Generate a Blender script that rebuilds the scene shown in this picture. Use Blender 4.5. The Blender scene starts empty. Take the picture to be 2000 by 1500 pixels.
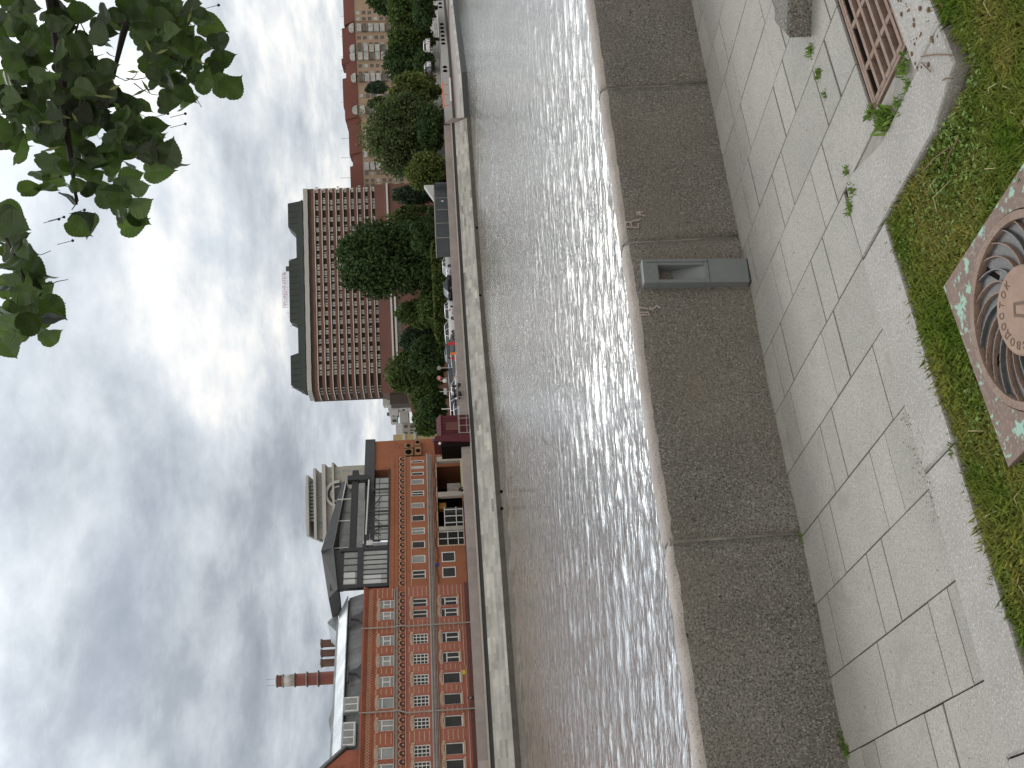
import bpy, math, random
import numpy as np
from mathutils import Matrix, Vector
R = math.radians
scn = bpy.context.scene
col = scn.collection
rnd = random.Random(7)

# ---------------------------------------------------------------- camera (photo is stored sideways: world up = picture left)
EYE = 5.0
FPX = 2000.0
RHO = math.atan(.045)
PIT = math.atan(127 * math.cos(RHO) / FPX)
F_ = np.array([0, math.cos(PIT), -math.sin(PIT)])
D0 = np.array([0, -math.sin(PIT), -math.cos(PIT)])
RL = np.array([1.0, 0, 0])
R_ = math.cos(RHO) * RL + math.sin(RHO) * D0
D_ = math.cos(RHO) * D0 - math.sin(RHO) * RL
CAM = np.array([0, 0, EYE])
cd = bpy.data.cameras.new("camera"); cam = bpy.data.objects.new("camera", cd); col.objects.link(cam)
cd.sensor_fit = 'HORIZONTAL'; cd.sensor_width = 36; cd.lens = 36.0; cd.clip_start = .05; cd.clip_end = 6000
m = Matrix(((D_[0], R_[0], -F_[0], 0), (D_[1], R_[1], -F_[1], 0), (D_[2], R_[2], -F_[2], EYE), (0, 0, 0, 1)))
cam.matrix_world = m
scn.camera = cam
scn.view_settings.view_transform = 'Standard'; scn.view_settings.look = 'None'
scn.view_settings.exposure = 0.0; scn.view_settings.gamma = 1

def ray(x, y): return F_ + (x - 1000) / FPX * D_ + (750 - y) / FPX * R_
def at(x, y, z=None, Y=None):
    r = ray(x, y)
    t = (z - EYE) / r[2] if z is not None else Y / r[1]
    return CAM + t * r
GZ = 3.45                                # level of the path under the camera
def near(x, y, w=0): return at(x, y, z=GZ + w)

# ---------------------------------------------------------------- sky and sun
SUN_EL, SUN_ROT = R(46), R(20)
w = bpy.data.worlds.new("World"); scn.world = w; w.use_nodes = True
nt = w.node_tree; nt.nodes.clear()
def N(t, **k):
    n = nt.nodes.new(t)
    for a, b in k.items(): setattr(n, a, b)
    return n
def L(a, b): nt.links.new(a, b)
def Mt(op, a, b=None, c=None):
    n = N('ShaderNodeMath', operation=op)
    for i, v in enumerate((a, b, c)):
        if v is None: continue
        if isinstance(v, (int, float)): n.inputs[i].default_value = v
        else: L(v, n.inputs[i])
    return n.outputs[0]
sky = N('ShaderNodeTexSky', sky_type='NISHITA', sun_disc=False, sun_elevation=SUN_EL, sun_rotation=SUN_ROT)
tc = N('ShaderNodeTexCoord'); sep = N('ShaderNodeSeparateXYZ'); L(tc.outputs['Generated'], sep.inputs[0])
zz = Mt('MAXIMUM', sep.outputs[2], 0.0)
den = Mt('ADD', zz, .16)
cx = Mt('DIVIDE', sep.outputs[0], den); cy = Mt('DIVIDE', sep.outputs[1], den)
cmb = N('ShaderNodeCombineXYZ'); L(cx, cmb.inputs[0]); L(cy, cmb.inputs[1])
def noise(scale, det, rough, loc=(0, 0, 0), dist=0.0, sc=(1, 1, 1)):
    mp = N('ShaderNodeMapping'); L(cmb.outputs[0], mp.inputs[0]); mp.inputs['Location'].default_value = loc; mp.inputs['Scale'].default_value = sc
    n = N('ShaderNodeTexNoise'); L(mp.outputs[0], n.inputs['Vector'])
    n.inputs['Scale'].default_value = scale; n.inputs['Detail'].default_value = det; n.inputs['Roughness'].default_value = rough; n.inputs['Distortion'].default_value = dist
    return n.outputs['Fac']
n1 = noise(1.5, 9, .55, (3.1, 1.7, 0), .1, (1, .8, 1))
n2 = noise(3.6, 10, .60, (9.3, 4.2, 0), .12, (1, .75, 1))
n3 = noise(.45, 3, .5, (5.3, 8.2, 2))
def lump(px, py, width, amp):
    d = ray(px, py); d = d / np.linalg.norm(d)
    dp = N('ShaderNodeVectorMath', operation='DOT_PRODUCT'); L(tc.outputs['Generated'], dp.inputs[0]); dp.inputs[1].default_value = tuple(d)
    k = 1.0 / (1 - math.cos(width))
    e = Mt('MULTIPLY', Mt('SUBTRACT', dp.outputs['Value'], 1.0), k)
    return Mt('MULTIPLY', Mt('POWER', 2.718, e), amp)
LK = .60
acc = Mt('ADD', Mt('MULTIPLY', Mt('SUBTRACT', n1, .5), 1.35), Mt('MULTIPLY', Mt('SUBTRACT', n2, .5), 1.35))
acc = Mt('ADD', acc, .53)
for (px, py, wd, am) in [(430, 690, .075, .42), (290, 560, .06, .35), (590, 1120, .055, .42), (30, 1110, .06, .40), (760, 830, .07, .45), (640, 60, .09, .40),
                         (700, 330, .09, .32), (520, 60, .12, .25), (430, 860, .05, .2), (640, 900, .04, .25), (580, 640, .10, .10), (210, 830, .09, .1), (70, 470, .12, .16),
                         (330, 1260, .16, -.17), (500, 920, .05, -.34), (520, 1010, .05, -.25), (560, 1330, .09, -.20), (150, 1450, .10, -.15), (540, 330, .07, -.24), (130, 950, .10, -.12),
                         (700, 810, .035, -.25), (380, 1050, .1, -.16), (600, 690, .04, -.12)]:
    acc = Mt('ADD', acc, lump(px, py, wd, am * LK))
cr = N('ShaderNodeValToRGB'); L(acc, cr.inputs[0])
el = cr.color_ramp.elements
el[0].position = 0.0; el[0].color = (.30, .335, .385, 1)
el[1].position = 1.0; el[1].color = (1.0, .985, .95, 1)
for p, c in [(.28, (.40, .44, .495)), (.5, (.54, .585, .635)), (.72, (.69, .73, .765)), (.88, (.87, .885, .88))]:
    e = el.new(p); e.color = c + (1,)
bl = N('ShaderNodeMapRange'); L(n3, bl.inputs[0]); bl.inputs[1].default_value = .56; bl.inputs[2].default_value = .72; bl.inputs[3].default_value = 0; bl.inputs[4].default_value = .22
skm = N('ShaderNodeMix', data_type='RGBA'); skm.inputs[0].default_value = 1
sks = N('ShaderNodeVectorMath', operation='SCALE'); L(sky.outputs[0], sks.inputs[0]); sks.inputs['Scale'].default_value = .10
mx = N('ShaderNodeMix', data_type='RGBA'); L(bl.outputs[0], mx.inputs[0]); L(cr.outputs[0], mx.inputs[6]); L(sks.outputs[0], mx.inputs[7])
# glow added high ahead (veiled sun) for the water; sky behind brightened for facades
LK = 1
gl = Mt('ADD', Mt('ADD', lump(-1350, 750, .27, 3.6), lump(-950, -900, .28, 3.4)), lump(-1000, 2300, .27, 2.2))
bk = N('ShaderNodeMapRange'); L(sep.outputs[1], bk.inputs[0]); bk.inputs[1].default_value = .15; bk.inputs[2].default_value = -.5; bk.inputs[3].default_value = 0; bk.inputs[4].default_value = 1
mb_ = N('ShaderNodeMix', data_type='RGBA'); L(bk.outputs[0], mb_.inputs[0]); L(mx.outputs[2], mb_.inputs[6]); mb_.inputs[7].default_value = (1.08, 1.03, .96, 1)
ad_ = N('ShaderNodeVectorMath', operation='SCALE'); L(mb_.outputs[2], ad_.inputs[0]); L(Mt('ADD', gl, 1.0), ad_.inputs['Scale'])
bg = N('ShaderNodeBackground'); L(ad_.outputs[0], bg.inputs[0]); bg.inputs[1].default_value = 1.0
wo = N('ShaderNodeOutputWorld'); L(bg.outputs[0], wo.inputs[0])

sl = bpy.data.lights.new("sun", 'SUN'); sl.energy = 1.0; sl.angle = R(26); sl.color = (1, .93, .84)
so = bpy.data.objects.new("sun", sl); col.objects.link(so)
# sun high ahead, veiled by thin cloud
az = R(12)
sd = Vector((math.sin(az) * math.cos(SUN_EL), math.cos(az) * math.cos(SUN_EL), math.sin(SUN_EL)))
so.rotation_euler = sd.to_track_quat('Z', 'Y').to_euler(); so.location = (0, 0, 60)
sky.sun_rotation = az

# ---------------------------------------------------------------- materials
def mat(name, c, rough=.7, c2=None, nscale=3.0, det=6, spots=None, sscale=40.0, samt=.5, bump=0.0, bscale=60.0, metal=0.0, tone=None, emit=None, spec=.5, coords='Object', stretch=None, trans=0.0, lo=.35, hi=.65):
    """principled material with noise between two own colours, optional speckle, optional per-face tone"""
    ma = bpy.data.materials.new(name); ma.use_nodes = True; t = ma.node_tree; b = t.nodes['Principled BSDF']
    def n(k, **kw):
        q = t.nodes.new(k)
        for a, v in kw.items(): setattr(q, a, v)
        return q
    b.inputs['Roughness'].default_value = rough; b.inputs['Metallic'].default_value = metal; b.inputs['Specular IOR Level'].default_value = spec
    tcn = n('ShaderNodeTexCoord'); mp = n('ShaderNodeMapping'); t.links.new(tcn.outputs[coords], mp.inputs[0])
    if stretch: mp.inputs['Scale'].default_value = stretch
    cur = None
    if c2 is not None:
        nz = n('ShaderNodeTexNoise'); nz.inputs['Scale'].default_value = nscale; nz.inputs['Detail'].default_value = det; nz.inputs['Roughness'].default_value = .6
        t.links.new(mp.outputs[0], nz.inputs['Vector'])
        mr = n('ShaderNodeMapRange'); t.links.new(nz.outputs['Fac'], mr.inputs[0]); mr.inputs[1].default_value = lo; mr.inputs[2].default_value = hi
        mi = n('ShaderNodeMix', data_type='RGBA'); t.links.new(mr.outputs[0], mi.inputs[0]); mi.inputs[6].default_value = c + (1,); mi.inputs[7].default_value = c2 + (1,)
        cur = mi.outputs[2]
    if spots is not None:
        for (sc_, cc, lo_, hi_) in spots:
            nz = n('ShaderNodeTexNoise'); nz.inputs['Scale'].default_value = sc_; nz.inputs['Detail'].default_value = 3; nz.inputs['Roughness'].default_value = .7
            t.links.new(tcn.outputs[coords], nz.inputs['Vector'])
            mr = n('ShaderNodeMapRange'); t.links.new(nz.outputs['Fac'], mr.inputs[0]); mr.inputs[1].default_value = lo_; mr.inputs[2].default_value = hi_
            mi = n('ShaderNodeMix', data_type='RGBA'); t.links.new(mr.outputs[0], mi.inputs[0])
            if cur is None: mi.inputs[6].default_value = c + (1,)
            else: t.links.new(cur, mi.inputs[6])
            mi.inputs[7].default_value = cc + (1,); cur = mi.outputs[2]
    if tone:
        at_ = n('ShaderNodeAttribute', attribute_name='tone')
        mr = n('ShaderNodeMapRange'); t.links.new(at_.outputs['Fac'], mr.inputs[0]); mr.inputs[3].default_value = tone[0]; mr.inputs[4].default_value = tone[1]
        vm = n('ShaderNodeVectorMath', operation='SCALE')
        if cur is None: vm.inputs[0].default_value = c
        else: t.links.new(cur, vm.inputs[0])
        t.links.new(mr.outputs[0], vm.inputs['Scale']); cur = vm.outputs[0]
    if cur is None: b.inputs['Base Color'].default_value = c + (1,)
    else: t.links.new(cur, b.inputs['Base Color'])
    if bump:
        nz = n('ShaderNodeTexNoise'); nz.inputs['Scale'].default_value = bscale; nz.inputs['Detail'].default_value = 5
        t.links.new(mp.outputs[0], nz.inputs['Vector'])
        bp = n('ShaderNodeBump'); bp.inputs['Strength'].default_value = 1; bp.inputs['Distance'].default_value = bump
        t.links.new(nz.outputs['Fac'], bp.inputs['Height']); t.links.new(bp.outputs[0], b.inputs['Normal'])
    if trans:
        tr = n('ShaderNodeBsdfTranslucent'); ms = n('ShaderNodeMixShader'); ms.inputs[0].default_value = trans
        sc2 = n('ShaderNodeVectorMath', operation='MULTIPLY'); sc2.inputs[1].default_value = (1.3, 1.4, .7)
        if cur is None: sc2.inputs[0].default_value = c
        else: t.links.new(cur, sc2.inputs[0])
        t.links.new(sc2.outputs[0], tr.inputs[0])
        t.links.new(b.outputs[0], ms.inputs[1]); t.links.new(tr.outputs[0], ms.inputs[2])
        t.links.new(ms.outputs[0], t.nodes['Material Output'].inputs[0])
    return ma

# ---------------------------------------------------------------- mesh helpers
class MB:
    def __init__(s): s.v = []; s.f = []; s.t = []; s.tone = 0.5
    def add(s, vs, fs):
        o = len(s.v); s.v += [tuple(map(float, q)) for q in vs]; s.f += [tuple(o + i for i in f) for f in fs]; s.t += [s.tone] * len(fs)
    def box(s, x0, x1, y0, y1, z0, z1):
        s.hexa([(x0, y0, z0), (x1, y0, z0), (x1, y1, z0), (x0, y1, z0)], [(x0, y0, z1), (x1, y0, z1), (x1, y1, z1), (x0, y1, z1)])
    def hexa(s, a, b):
        n = len(a)
        s.add(list(a) + list(b), [tuple(reversed(range(n))), tuple(range(n, 2 * n))] + [(i, (i + 1) % n, n + (i + 1) % n, n + i) for i in range(n)])
    def prism(s, poly, z0, z1): s.hexa([(x, y, z0) for x, y in poly], [(x, y, z1) for x, y in poly])
    def prism_y(s, poly, y0, y1): s.hexa([(x, y1, z) for x, z in poly], [(x, y0, z) for x, z in poly])   # polygon in x-z, extruded along y
    def bev(s, poly, z0, z1, b):
        """prism with a bevelled top edge (convex polygon)"""
        c = np.mean(np.array(poly), axis=0); ins = []
        for p in poly:
            d = c - np.array(p); l = np.hypot(*d); ins.append(tuple(np.array(p) + d / l * b * 1.4))
        n = len(poly)
        vs = [(x, y, z0) for x, y in poly] + [(x, y, z1 - b) for x, y in poly] + [(x, y, z1) for x, y in ins]
        fs = [tuple(reversed(range(n)))] + [(i, (i + 1) % n, n + (i + 1) % n, n + i) for i in range(n)] + [(n + i, n + (i + 1) % n, 2 * n + (i + 1) % n, 2 * n + i) for i in range(n)] + [tuple(range(2 * n, 3 * n))]
        s.add(vs, fs)
    def tube(s, pts, r, n=8, cap=True):
        pts = [np.array(p, float) for p in pts]; rs = r if isinstance(r, (list, tuple)) else [r] * len(pts)
        rings = []
        for i, p in enumerate(pts):
            d = pts[min(i + 1, len(pts) - 1)] - pts[max(i - 1, 0)]; d /= np.linalg.norm(d) + 1e-9
            a = np.array([0, 0, 1.0]) if abs(d[2]) < .9 else np.array([1.0, 0, 0])
            u = np.cross(d, a); u /= np.linalg.norm(u); v = np.cross(d, u)
            rings.append([p + rs[i] * (math.cos(2 * math.pi * k / n) * u + math.sin(2 * math.pi * k / n) * v) for k in range(n)])
        vs = [q for g in rings for q in g]; fs = []
        for i in range(len(pts) - 1):
            for k in range(n): fs.append((i * n + k, i * n + (k + 1) % n, (i + 1) * n + (k + 1) % n, (i + 1) * n + k))
        if cap: fs += [tuple(reversed(range(n))), tuple(range((len(pts) - 1) * n, len(pts) * n))]
        s.add(vs, fs)
    def ball(s, c, rx, ry, rz, n=10, m_=6):
        vs = []; fs = []
        for i in range(m_ + 1):
            th = math.pi * i / m_
            for k in range(n):
                ph = 2 * math.pi * k / n; vs.append((c[0] + rx * math.sin(th) * math.cos(ph), c[1] + ry * math.sin(th) * math.sin(ph), c[2] + rz * math.cos(th)))
        for i in range(m_):
            for k in range(n): fs.append((i * n + k, (i + 1) * n + k, (i + 1) * n + (k + 1) % n, i * n + (k + 1) % n))
        s.add(vs, fs)
    def build(s, name, ma, parent=None, smooth=False):
        me = bpy.data.meshes.new(name); me.from_pydata(s.v, [], s.f); me.update()
        me.materials.append(ma)
        a = me.attributes.new('tone', 'FLOAT', 'FACE'); a.data.foreach_set('value', s.t)
        if smooth: me.polygons.foreach_set('use_smooth', [True] * len(me.polygons))
        o = bpy.data.objects.new(name, me); col.objects.link(o)
        if parent: o.parent = parent
        return o
def tag(o, label=None, cat=None, group=None, kind=None):
    if label: o['label'] = label
    if cat: o['category'] = cat
    if group: o['group'] = group
    if kind: o['kind'] = kind
    return o
def thing(name, label, cat, loc=(0, 0, 0), rz=0, group=None):
    o = bpy.data.objects.new(name, None); col.objects.link(o); o.location = loc; o.rotation_euler = (0, 0, rz); o.empty_display_size = .3
    return tag(o, label, cat, group)
def copy_tree(o, parent=None):
    c = o.copy(); col.objects.link(c)
    if parent: c.parent = parent
    for ch in list(o.children): copy_tree(ch, c)
    return c
def bevel(o, wd, seg=2):
    b = o.modifiers.new('b', 'BEVEL'); b.width = wd; b.segments = seg; b.limit_method = 'ANGLE'; return o

class PL:
    """a vertical facade plane: s metres along, z up; local x = s, local y = depth behind it"""
    def __init__(s, X, Y, a): s.p = np.array([X, Y]); s.a = R(a); s.d = np.array([math.cos(s.a), math.sin(s.a)]); s.n = np.array([s.d[1], -s.d[0]])
    def m(s, x, y, back=0.0):
        r = ray(x, y); p = s.p - s.n * back; t = (p @ s.n) / (r[:2] @ s.n); q = t * r[:2]
        return float((q - p) @ s.d), float(EYE + t * r[2])
    def rect(s, x0, x1, y0, y1, back=0.0):
        xm, ym = (x0 + x1) / 2, (y0 + y1) / 2
        a = s.m(xm, y1, back)[0]; b = s.m(xm, y0, back)[0]
        return min(a, b), max(a, b), s.m(x1, ym, back)[1], s.m(x0, ym, back)[1]
def holes_wall(mb, s0, s1, z0, z1, holes, y0, y1):
    """wall with rectangular openings, as boxes between the opening edges"""
    xs = sorted(set([s0, s1] + [min(max(v, s0), s1) for h in holes for v in h[:2]]))
    for a, b in zip(xs[:-1], xs[1:]):
        mid = (a + b) / 2
        hs = sorted([(h[2], h[3]) for h in holes if h[0] < mid < h[1]])
        z = z0
        for h in hs:
            if h[0] > z: mb.box(a, b, y0, y1, z, h[0])
            z = max(z, h[1])
        if z1 > z: mb.box(a, b, y0, y1, z, z1)
# ================================================================ MATERIALS
M = {}
M['paver'] = mat('paver_concrete', (.36, .347, .312), .9, (.30, .29, .262), 2.6, 7, spots=[(170, (.20, .197, .18), .50, .64), (120, (.45, .445, .42), .55, .67), (5, (.265, .26, .23), .58, .72)], bump=.001, bscale=300, tone=(.90, 1.08))
M['joint'] = mat('joint_sand', (.018, .017, .016), .95, (.04, .037, .033), 8, spec=.0)
M['granite_kerb'] = mat('kerb_granite', (.37, .355, .33), .9, (.30, .288, .268), 4, 7, spots=[(140, (.24, .23, .215), .51, .64), (110, (.52, .50, .47), .55, .67)], bump=.003, bscale=120)
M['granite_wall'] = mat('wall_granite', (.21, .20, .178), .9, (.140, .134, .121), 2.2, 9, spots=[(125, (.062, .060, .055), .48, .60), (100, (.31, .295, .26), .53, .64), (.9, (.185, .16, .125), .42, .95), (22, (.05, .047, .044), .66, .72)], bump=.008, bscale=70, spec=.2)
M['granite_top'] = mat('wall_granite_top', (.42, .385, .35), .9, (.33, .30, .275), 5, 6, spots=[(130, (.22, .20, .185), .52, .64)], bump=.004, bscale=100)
M['mortar'] = mat('mortar', (.30, .285, .25), .95, (.21, .20, .18), 12, bump=.003, bscale=80)
M['soil'] = mat('soil', (.055, .05, .03), .95, (.10, .085, .055), 10, bump=.01, bscale=40)
M['grass'] = mat('grass_blades', (.20, .30, .06), .7, (.46, .42, .17), 3.5, 4, tone=(.55, 1.5), trans=.3, spec=.25)
M['clover'] = mat('clover_leaves', (.13, .22, .05), .7, (.19, .28, .07), 6, 4, tone=(.6, 1.4), trans=.25, spec=.25)
M['straw'] = mat('dry_straw', (.55, .50, .28), .8)
M['bollard'] = mat('bollard_paint', (.155, .172, .172), .45, (.175, .19, .19), 8, bump=.0002, bscale=300)
M['bollard_dark'] = mat('bollard_recess', (.12, .13, .13), .5)
M['rust'] = mat('rusty_iron', (.20, .135, .10), .8, (.26, .185, .145), 14, 6, spots=[(90, (.13, .085, .065), .52, .7)], bump=.0015, bscale=160)
M['rust_plate'] = mat('rusty_plate', (.185, .125, .10), .8, (.155, .11, .09), 9, 6, spots=[(60, (.25, .19, .15), .5, .7), (17, (.27, .43, .35), .535, .60)], bump=.002, bscale=130)
M['hub'] = mat('hub_iron', (.30, .205, .15), .75, (.25, .165, .12), 16, 6, bump=.001, bscale=200)
M['hub_dark'] = mat('hub_letters', (.13, .085, .06), .85)
M['iron_dark'] = mat('dark_iron', (.065, .066, .07), .55, (.10, .10, .10), 12, 6, spots=[(60, (.16, .155, .15), .56, .7)], bump=.001, bscale=120)
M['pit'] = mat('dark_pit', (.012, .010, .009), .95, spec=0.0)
M['debris'] = mat('dry_bits', (.12, .06, .04), .85, (.2, .13, .07), 20)
M['chalk'] = mat('pale_scrawl', (.50, .43, .38), .95, (.36, .31, .28), 60)
M['leaf'] = mat('linden_leaf', (.050, .078, .024), .45, (.036, .060, .026), 9, 4, tone=(.4, 2.7), trans=.42, spec=.5)
M['twig'] = mat('twig_bark', (.05, .04, .035), .85, (.035, .028, .025), 20)
M['bark'] = mat('bark', (.09, .075, .06), .9, (.05, .042, .035), 9, bump=.01, bscale=18, stretch=(1, 1, .25))
M['stone_far'] = mat('embankment_stone', (.49, .48, .44), .9, (.38, .375, .345), .5, 4, tone=(.55, 1.3), bump=.01, bscale=2)
M['stone_pink'] = mat('pink_granite', (.31, .265, .25), .9, (.25, .22, .21), .8, 5, tone=(.8, 1.2))
M['stone_wet_shade'] = mat('wet_and_shade_stone', (.085, .075, .06), .6, (.055, .05, .04), 1, 4)
M['stone_olive'] = mat('algae_concrete', (.15, .135, .095), .7, (.10, .095, .07), .7, 4)
M['cap'] = mat('stone_cap', (.42, .39, .34), .85, (.35, .325, .29), 1)
M['asphalt'] = mat('asphalt', (.075, .075, .078), .9, (.055, .055, .058), .2, 5)
M['pave_far'] = mat('far_pavement', (.25, .245, .235), .9, (.21, .205, .2), .3, 4)
M['earth'] = mat('far_ground', (.06, .07, .035), .95, (.09, .085, .05), .05, 4)
M['brick'] = mat('old_brick', (.32, .103, .060), .9, (.24, .078, .048), .45, 8, spots=[(3.5, (.30, .115, .07), .5, .7), (.9, (.19, .075, .05), .56, .72)], bump=.01, bscale=12)
M['brick_pink'] = mat('faded_brick', (.36, .128, .092), .9, (.28, .095, .068), .45, 8, spots=[(3.5, (.34, .14, .10), .5, .7)], bump=.01, bscale=12)
M['ochre'] = mat('orange_brick', (.335, .125, .063), .9, (.265, .098, .052), .3, 8, spots=[(4, (.34, .13, .06), .5, .7), (.7, (.22, .08, .045), .58, .72)], bump=.008, bscale=10, stretch=(1, 1, .5))
M['plinth'] = mat('plinth_paint', (.125, .05, .038), .85, (.10, .042, .034), 1)
M['cream'] = mat('cream_brick', (.50, .37, .26), .9, (.38, .27, .185), 3)
M['bandc'] = mat('cream_band', (.47, .34, .22), .9, (.36, .24, .15), 3)
M['brick_dk'] = mat('recess_brick', (.115, .042, .03), .95, (.085, .034, .026), 2)
M['white'] = mat('white_frame', (.68, .68, .66), .5, (.6, .6, .58), 3)
M['glass'] = mat('window_glass', (.018, .02, .02), .06, (.035, .036, .034), .6, 2, spec=.25)
M['glass_pale'] = mat('curtained_glass', (.25, .26, .25), .12, (.16, .17, .17), .7, 3, spec=.7)
M['glass_mirror'] = mat('reflective_glass', (.33, .34, .32), .08, (.20, .21, .20), .35, 4, metal=.25, spec=.9)
M['zinc'] = mat('zinc_roof', (.40, .43, .45), .42, (.30, .33, .35), .8, 6, metal=.45, bump=.01, bscale=3, tone=(.75, 1.15))
M['zinc_dk'] = mat('dark_zinc', (.20, .215, .22), .55, (.155, .165, .17), .9, 6, metal=.2, tone=(.8, 1.15))
M['black'] = mat('black_frame_and_shadow', (.022, .023, .025), .5, (.03, .03, .032), 2)
M['grayblk'] = mat('charcoal_panel', (.05, .052, .055), .6, (.065, .066, .07), 1)
M['pipe'] = mat('pipe_gray', (.33, .31, .28), .7, (.25, .23, .21), 1.5)
M['redwhite'] = mat('chimney_brick', (.20, .065, .05), .9, (.16, .055, .045), .8, 6)
M['chimwhite'] = mat('chimney_white', (.55, .55, .53), .9, (.40, .38, .36), .8, 6, spots=[(2, (.28, .15, .12), .62, .7)])
M['oldchim'] = mat('stack_brick', (.17, .10, .075), .9, (.12, .075, .06), 1.5, 6)
M['hotel_red'] = mat('hotel_balcony', (.172, .083, .069), .9, (.142, .07, .058), .08, 4)
M['hotel_dark'] = mat('hotel_loggia', (.062, .048, .04), .9, (.05, .04, .035), .2)
M['hotel_white'] = mat('hotel_ledge', (.62, .58, .50), .8, (.52, .49, .43), .2)
M['hotel_par'] = mat('hotel_parapet', (.47, .47, .455), .85, (.42, .42, .41), .06)
M['hotel_green'] = mat('green_metal_roof', (.040, .052, .046), .85, (.033, .043, .039), .1, 4)
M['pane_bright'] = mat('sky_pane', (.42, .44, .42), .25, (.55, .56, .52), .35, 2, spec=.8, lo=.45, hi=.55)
M['beige'] = mat('beige_stucco', (.41, .30, .215), .9, (.36, .26, .19), .08, 5)
M['redroof'] = mat('red_sheet_roof', (.15, .052, .038), .9, (.12, .043, .033), .1, 5)
M['balc'] = mat('glazed_balcony', (.50, .51, .50), .6, (.36, .38, .38), .5, 3, lo=.42, hi=.58)
M['dkwin'] = mat('dark_window', (.055, .045, .042), .2, (.12, .115, .11), .7)
M['palewhite'] = mat('pale_wall', (.55, .56, .56), .85, (.50, .51, .52), .1)
M['yellow'] = mat('yellow_wall', (.50, .40, .20), .85, (.46, .37, .19), .2)
M['tower'] = mat('tower_stone', (.40, .385, .35), .85, (.35, .335, .31), .15, 5)
M['tower_lt'] = mat('tower_cornice', (.50, .50, .48), .85, (.43, .43, .42), .15)
M['tower_gl'] = mat('tower_glass', (.30, .34, .34), .3, (.20, .24, .24), .4)
M['maroon'] = mat('maroon_tarp', (.085, .009, .016), .8, (.062, .008, .014), .8, 4, bump=.03, bscale=2, stretch=(1, 1, .3))
M['container'] = mat('container_gray', (.06, .068, .075), .6, (.075, .082, .09), .8)
M['pale'] = mat('pale_metal', (.55, .56, .55), .5)
M['carwhite'] = mat('white_car_paint', (.80, .81, .82), .25, spec=.6)
M['carblack'] = mat('black_car_paint', (.015, .016, .018), .2, spec=.7)
M['cargray'] = mat('grey_car_paint', (.10, .11, .115), .25, spec=.6)
M['carblue'] = mat('blue_car_paint', (.09, .30, .50), .3)
M['carglass'] = mat('car_glass', (.012, .014, .016), .05, spec=.9)
M['tyre'] = mat('tyre_rubber', (.02, .02, .02), .9)
M['rim'] = mat('wheel_rim', (.32, .32, .33), .35, metal=.7)
M['lamp'] = mat('lamp_glass', (.7, .7, .68), .15)
M['orange'] = mat('orange_plastic', (.75, .17, .02), .6)
M['redp'] = mat('red_plastic', (.50, .02, .03), .6)
M['whitep'] = mat('white_plastic', (.75, .75, .74), .6)
M['blueS'] = mat('sign_blue', (.05, .06, .25), .5)
M['acbox'] = mat('ac_box', (.30, .17, .08), .8, (.24, .14, .07), 2)
M['skin'] = mat('skin', (.52, .33, .25), .6)
M['clothd'] = mat('dark_cloth', (.02, .02, .025), .9)
M['clothg'] = mat('green_shirt', (.16, .22, .15), .9)
M['hair'] = mat('hair', (.03, .02, .015), .8)
M['hairb'] = mat('blond_hair', (.40, .25, .14), .8)
M['jeans'] = mat('grey_trousers', (.10, .11, .13), .9)
def leafmat(n, a, b): return mat(n, a, .75, b, .35, 4, tone=(.35, 1.75), trans=.2, spec=.2)
M['t_dark'] = leafmat('foliage_dark', (.030, .058, .020), (.048, .080, .026))
M['t_mid'] = leafmat('foliage_mid', (.050, .085, .024), (.075, .110, .032))
M['t_willow'] = leafmat('foliage_willow', (.058, .086, .032), (.080, .108, .042))
M['t_yel'] = leafmat('foliage_yellow', (.085, .115, .032), (.110, .135, .040))
M['t_blue'] = leafmat('foliage_blue', (.035, .060, .038), (.050, .075, .045))

# water
wm = bpy.data.materials.new('river_water'); wm.use_nodes = True; t = wm.node_tree; b = t.nodes['Principled BSDF']
b.inputs['Base Color'].default_value = (.075, .066, .045, 1); b.inputs['Roughness'].default_value = .05; b.inputs['IOR'].default_value = 2.2
tcn = t.nodes.new('ShaderNodeTexCoord'); hs_ = []
for (sc_, st_, dist_, rot_) in ((5.5, (.34, 1, 1), .034, 6), (13, (.42, 1, 1), .017, -9), (30, (.7, 1, 1), .005, 14)):
    mp = t.nodes.new('ShaderNodeMapping'); t.links.new(tcn.outputs['Object'], mp.inputs[0]); mp.inputs['Scale'].default_value = st_; mp.inputs['Rotation'].default_value = (0, 0, R(rot_))
    nz = t.nodes.new('ShaderNodeTexNoise'); nz.inputs['Scale'].default_value = sc_; nz.inputs['Detail'].default_value = 2; nz.inputs['Distortion'].default_value = .3; t.links.new(mp.outputs[0], nz.inputs['Vector'])
    mm = t.nodes.new('ShaderNodeMath'); mm.operation = 'MULTIPLY'; mm.inputs[1].default_value = dist_; t.links.new(nz.outputs['Fac'], mm.inputs[0]); hs_.append(mm.outputs[0])
s1 = t.nodes.new('ShaderNodeMath'); t.links.new(hs_[0], s1.inputs[0]); t.links.new(hs_[1], s1.inputs[1])
s2 = t.nodes.new('ShaderNodeMath'); t.links.new(s1.outputs[0], s2.inputs[0]); t.links.new(hs_[2], s2.inputs[1])
bp = t.nodes.new('ShaderNodeBump'); bp.inputs['Strength'].default_value = 1.0; bp.inputs['Distance'].default_value = 1.0; t.links.new(s2.outputs[0], bp.inputs['Height']); t.links.new(bp.outputs[0], b.inputs['Normal'])
gs = t.nodes.new('ShaderNodeBsdfGlossy'); gs.inputs['Color'].default_value = (.93, .92, .90, 1); gs.inputs['Roughness'].default_value = .06; t.links.new(bp.outputs[0], gs.inputs['Normal'])
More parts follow.
